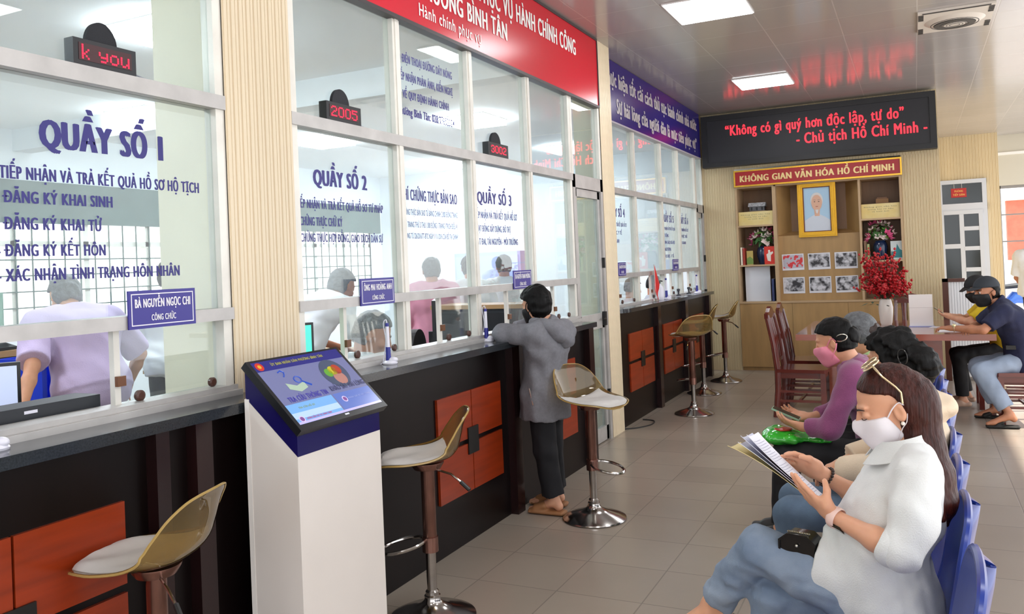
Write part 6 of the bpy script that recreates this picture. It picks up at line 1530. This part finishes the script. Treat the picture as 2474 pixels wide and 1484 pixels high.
# person in yellow beside him
YEL2 = mat('yellow_shirt', 'd9b81c', rough=.8, bump=.2, bscale=120)
J = dict(pelvis=(.74, 9.22, .55), waist=(.72, 9.22, .69), chest=(.65, 9.2, .88), C7=(.58, 9.18, 1.02), head=(.52, 9.15, 1.135), shL=(.58, 9.0, .96), shR=(.57, 9.36, .96), elL=(.42, 8.95, .84), elR=(.42, 9.36, .84), wrL=(.27, 9.04, .885), wrR=(.27, 9.24, .885), hipL=(.72, 9.13, .54), hipR=(.72, 9.32, .54),
         knL=(.33, 9.05, .50), knR=(.33, 9.34, .50), anL=(.35, 9.05, .10), anR=(.40, 9.34, .10), toeL=(-.97, -.1, -.1), toeR=(-.97, .1, -.1))
t, F, b_ = figure('person in a yellow shirt and black cap holding a phone, behind the man in navy', J, (-.85, -.35, -.35), 'shirt', YEL2, TRB, 'short', sleeve=.75, sc=.97, res=.009, hem=.3, mask=mat('mask_black', '101013'), hand_n={'L': (0, .4, .8), 'R': (0, -.4, .8)}, thumbs={'L': (0, .5, .8), 'R': (0, -.5, .8)}, shoes=mat('shoe_beige', 'c9a994', rough=.6))
cp = cap_hat(F, mat('cap_black', '121215', rough=.7), t)
reparent(MB().tube([V(F.p(.06, .075, .085)), V(F.p(.06, .075, .115)), V(F.p(.035, .086, .11)), V(F.p(.035, .086, .09)), V(F.p(.06, .075, .085))], .006, 6).build('cap_emblem', PW, None), cp)
ph = MB().obox((.20, 9.13, .925), unit((-.8, 0, .6)), (0, 1, 0), unit((.6, 0, .8)), .15, .074, .009).build('mobile_phone', mat('phone_brown', '6b5a38', rough=.3), None, bevel=.003); tag(ph, 'mobile phone with brown back held by the person in the yellow shirt', 'phone')

# ---------------------------------------------------------------- standing at the counter
GHO = mat('grey_hoodie', '77777d', rough=.9, noise=.10, nscale=60, bump=.25, bscale=260)
J = dict(pelvis=(-2.135, 4.80, .745), waist=(-2.13, 4.80, .88), chest=(-2.115, 4.80, 1.03), C7=(-2.10, 4.80, 1.175), head=(-2.165, 4.785, 1.285), shL=(-2.115, 4.635, 1.12), shR=(-2.13, 4.965, 1.12), elL=(-2.315, 4.60, 1.135), elR=(-2.33, 5.0, 1.135), wrL=(-2.385, 4.79, 1.128), wrR=(-2.41, 4.92, 1.128), hipL=(-2.13, 4.715, .73), hipR=(-2.135, 4.885, .73),
         knL=(-2.11, 4.71, .40), knR=(-2.14, 4.88, .40), anL=(-2.075, 4.74, .095), anR=(-2.14, 4.92, .095), toeL=(-.98, .1, -.1), toeR=(-.98, -.1, -.1))
t, F, b_ = figure('person with short black hair in a grey hoodie standing at the counter', J, (-.88, .42, -.22), 'hoodie', GHO, mat('trouser_navy', '090910', rough=.8), 'bob', sleeve=1.8, sc=.95, res=.0065, toff=.034, hem=.38, sleeve_r=(.068, .055), leg_r=(.086, .072, .068), leg_hem=.9, hand_n={'L': (0, 0, -1), 'R': (0, 0, -1)}, w=.98, mask=mat('mask_black', '101013'))
H = Shape(); H.cap((-2.02, 4.70, 1.155), (-2.02, 4.90, 1.155), .050, .050, .03); H.cap((-1.985, 4.73, 1.115), (-1.985, 4.87, 1.115), .050, .050, .03); H.cap((-1.97, 4.78, 1.07), (-1.97, 4.82, 1.07), .042, .042, .03); H.cap((-2.15, 4.70, 1.19), (-2.05, 4.68, 1.18), .028, .042, .03); H.noise(.004, 55, 6); H.build('hood', GHO, t, .007, 1)
S = Shape(); S.cap((-2.132, 4.80, .76), (-2.135, 4.80, .595), .150, .156, .03, (0, 1, 0), 1.25, cut='ab'); S.noise(.006, 45, 19, (1, 1, .4)); S.build('hoodie_skirt', GHO, t, .007, 1)
reparent(MB().tube([(-2.15, 4.60, .80), (-2.125, 4.592, .70)], .004, 6).build('pocket_zip', SV, None), t)
SLP = mat('slipper_tan', '9a6b45', rough=.6)
for an in (J['anL'], J['anR']):
    a = A3(an); S = Shape(); S.cap((a[0]+.06, a[1], .016), (a[0]-.16, a[1], .016), .016, .016, .01, (0, 1, 0), 2.9); S.cap((a[0]-.12, a[1], .035), (a[0]-.06, a[1], .055), .026, .028, .015, (0, 1, 0), 1.7); S.plane((0, 0, .001), (0, 0, -1)); S.build('slipper', SLP, t, .006, 1)

# ---------------------------------------------------------------- clerks behind the glass
def clerk(lab, J, hf, top_m, **k): return figure(lab, J, hf, 'shirt', top_m, k.pop('legs', TRB), k.pop('hair', 'short'), res=k.pop('res', .010), skin=k.pop('skin', SKIN2), **k)
def standing(x, y, f, lean=.0, h=1.0, el=None, wr=None, sh=.18):
    """upright joints at x,y facing f (2-D unit)"""
    f = unit((f[0], f[1], 0)); l = np.cross((0, 0, 1), f); b = A3((x, y, 0))
    def P(a, c, z): return tuple(b+f*a+l*c+A3((0, 0, z*h)))
    J = dict(pelvis=P(0, 0, .98), waist=P(lean*.25, 0, 1.10), chest=P(lean*.6, 0, 1.28), C7=P(lean, 0, 1.45-lean*.25), head=P(lean*1.3+.02, 0, 1.58-lean*.4), shL=P(lean*.9, sh, 1.39-lean*.2), shR=P(lean*.9, -sh, 1.39-lean*.2), elL=P(lean+.02, sh+.05, 1.12), elR=P(lean+.02, -sh-.05, 1.12), wrL=P(lean+.18, sh-.02, .98), wrR=P(lean+.18, -sh+.02, .98),
             hipL=P(0, .09, .93), hipR=P(0, -.09, .93), knL=P(.01, .09, .50), knR=P(.01, -.09, .50), anL=P(-.01, .09, .09), anR=P(-.01, -.09, .09), toeL=tuple(f+A3((0, 0, -.1))), toeR=tuple(f+A3((0, 0, -.1))))
    if el: J['elL'], J['elR'] = el
    if wr: J['wrL'], J['wrR'] = wr
    return J
LAV = mat('lavender_shirt', 'bfaed0', rough=.8, bump=.2, bscale=140)
J = standing(-4.25, 3.22, (-.97, .22), .22, .985, el=((-4.30, 2.90, 1.12), (-4.38, 3.66, 1.10)), wr=((-4.22, 2.78, .905), (-4.52, 3.68, .90)), sh=.205)
clerk('person in a lavender shirt bending over, seen from behind through the first window', J, (-.85, .25, -.55), LAV, hair_mat=HGRY, sleeve=.92, toff=.035, hem=.06, res=.0075, sleeve_r=(.082, .078), collar=LAV, w=1.06, skin=SKIN)
J = standing(-4.78, 4.28, (-.8, .6), .05); clerk('person with dark hair in a white shirt at the right side of the first window', J, (-.6, .8, -.1), mat('clerk_white', 'e3e6ea', rough=.8), sleeve=1.6, toff=.03)
WH2 = mat('clerk_white', 'e3e6ea')
J = standing(-3.80, 4.42, (.12, .99), .34, 1.0, wr=((-3.84, 4.98, 1.0), (-3.50, 4.92, 1.0)), el=((-4.05, 4.78, 1.10), (-3.54, 4.72, 1.14))); clerk('person in a white shirt leaning over papers behind the second window', J, (.1, .9, -.45), WH2, sleeve=1.5, toff=.03, hair_mat=HGRY)
J = seated(4.08, -3.02, (-2.98, 4.05, 1.03), (-2.93, 4.09, 1.165), ((-3.0, 4.35, .50), (-3.2, 4.35, .50)), ((-3.0, 4.35, .10), (-3.2, 4.35, .10)), el=((-3.2, 4.1, .80), (-2.78, 4.12, .80)), wr=((-3.1, 4.32, .80), (-2.86, 4.32, .80)), sh=.0)
J['shL'] = (-3.17, 4.04, .96); J['shR'] = (-2.80, 4.04, .96); J['hipL'] = (-3.12, 4.08, .52); J['hipR'] = (-2.92, 4.08, .52); J['pelvis'] = (-3.02, 4.02, .55); J['waist'] = (-3.02, 4.01, .70); J['chest'] = (-3.0, 4.02, .87)
clerk('grey-haired person in a dark shirt looking down, seated behind the second window', J, (.78, .50, -.42), mat('clerk_teal', '4b5b60', rough=.8), hair_mat=HGRY, sleeve=1.5, sc=1.08, show_eyes=True, collar=WH2, skin=SKIN2, res=.008)
J = standing(-4.05, 6.65, (-.7, .7), .02, .97); clerk('person in a pink shirt standing with back turned behind the third window', J, (-.6, .8, -.15), mat('clerk_pink', 'd08fa4', rough=.8), hair_mat=HGRY, sleeve=1.35, toff=.04, hem=.3)
for i, (x, y, lab) in enumerate(((-3.9, 7.1, 'dark-haired person in white at the left behind the counter three writing'), (-3.9, 7.85, 'dark-haired person in white just left of the third blue name plate'))):
    J = standing(x, y, (-.5, .86), .04, .98); clerk(lab, J, (-.5, .8, -.2), WH2, sleeve=1.5, res=.012)
for i, (x, y, f, m_, lab, hm) in enumerate(((-3.3, 9.1, (.6, .7), WH2, 'dark-haired person seated behind the farther counter nearest the beige column', None), (-3.3, 10.05, (.75, .5), mat('clerk_mauve', 'b8a9b0', rough=.8), 'person with brown hair seated behind the red flag', mat('hair_brown', '2c1a14')), (-3.3, 11.0, (.8, .5), mat('clerk_grey', '9a9aa0', rough=.8), 'dark-haired person seated behind the farthest blue name plate', None))):
    f = unit((f[0], f[1], 0)); l = np.cross((0, 0, 1), f); b = A3((x, y, 0)); P = lambda a, c, z: tuple(b+f*a+l*c+A3((0, 0, z)))
    J = dict(pelvis=P(0, 0, .55), waist=P(.01, 0, .70), chest=P(.03, 0, .87), C7=P(.05, 0, 1.05), head=P(.09, 0, 1.20), shL=P(.04, .17, .98), shR=P(.04, -.17, .98), elL=P(.08, .22, .76), elR=P(.08, -.22, .76), wrL=P(.27, .12, .80), wrR=P(.27, -.12, .80), hipL=P(0, .09, .53), hipR=P(0, -.09, .53), knL=P(.38, .1, .5), knR=P(.38, -.1, .5), anL=P(.36, .1, .1), anR=P(.36, -.1, .1), toeL=tuple(f), toeR=tuple(f))
    clerk(lab, J, (f[0], f[1], -.3), m_, sleeve=1.6, hair_mat=hm, res=.012)
J = standing(1.40, 12.6, (.2, .97), .0, 1.0); clerk('person in a white shirt standing at the right edge with back turned', J, (.2, .97, 0), WH2, sleeve=.9, toff=.05, hem=.2, sleeve_r=(.08, .08))
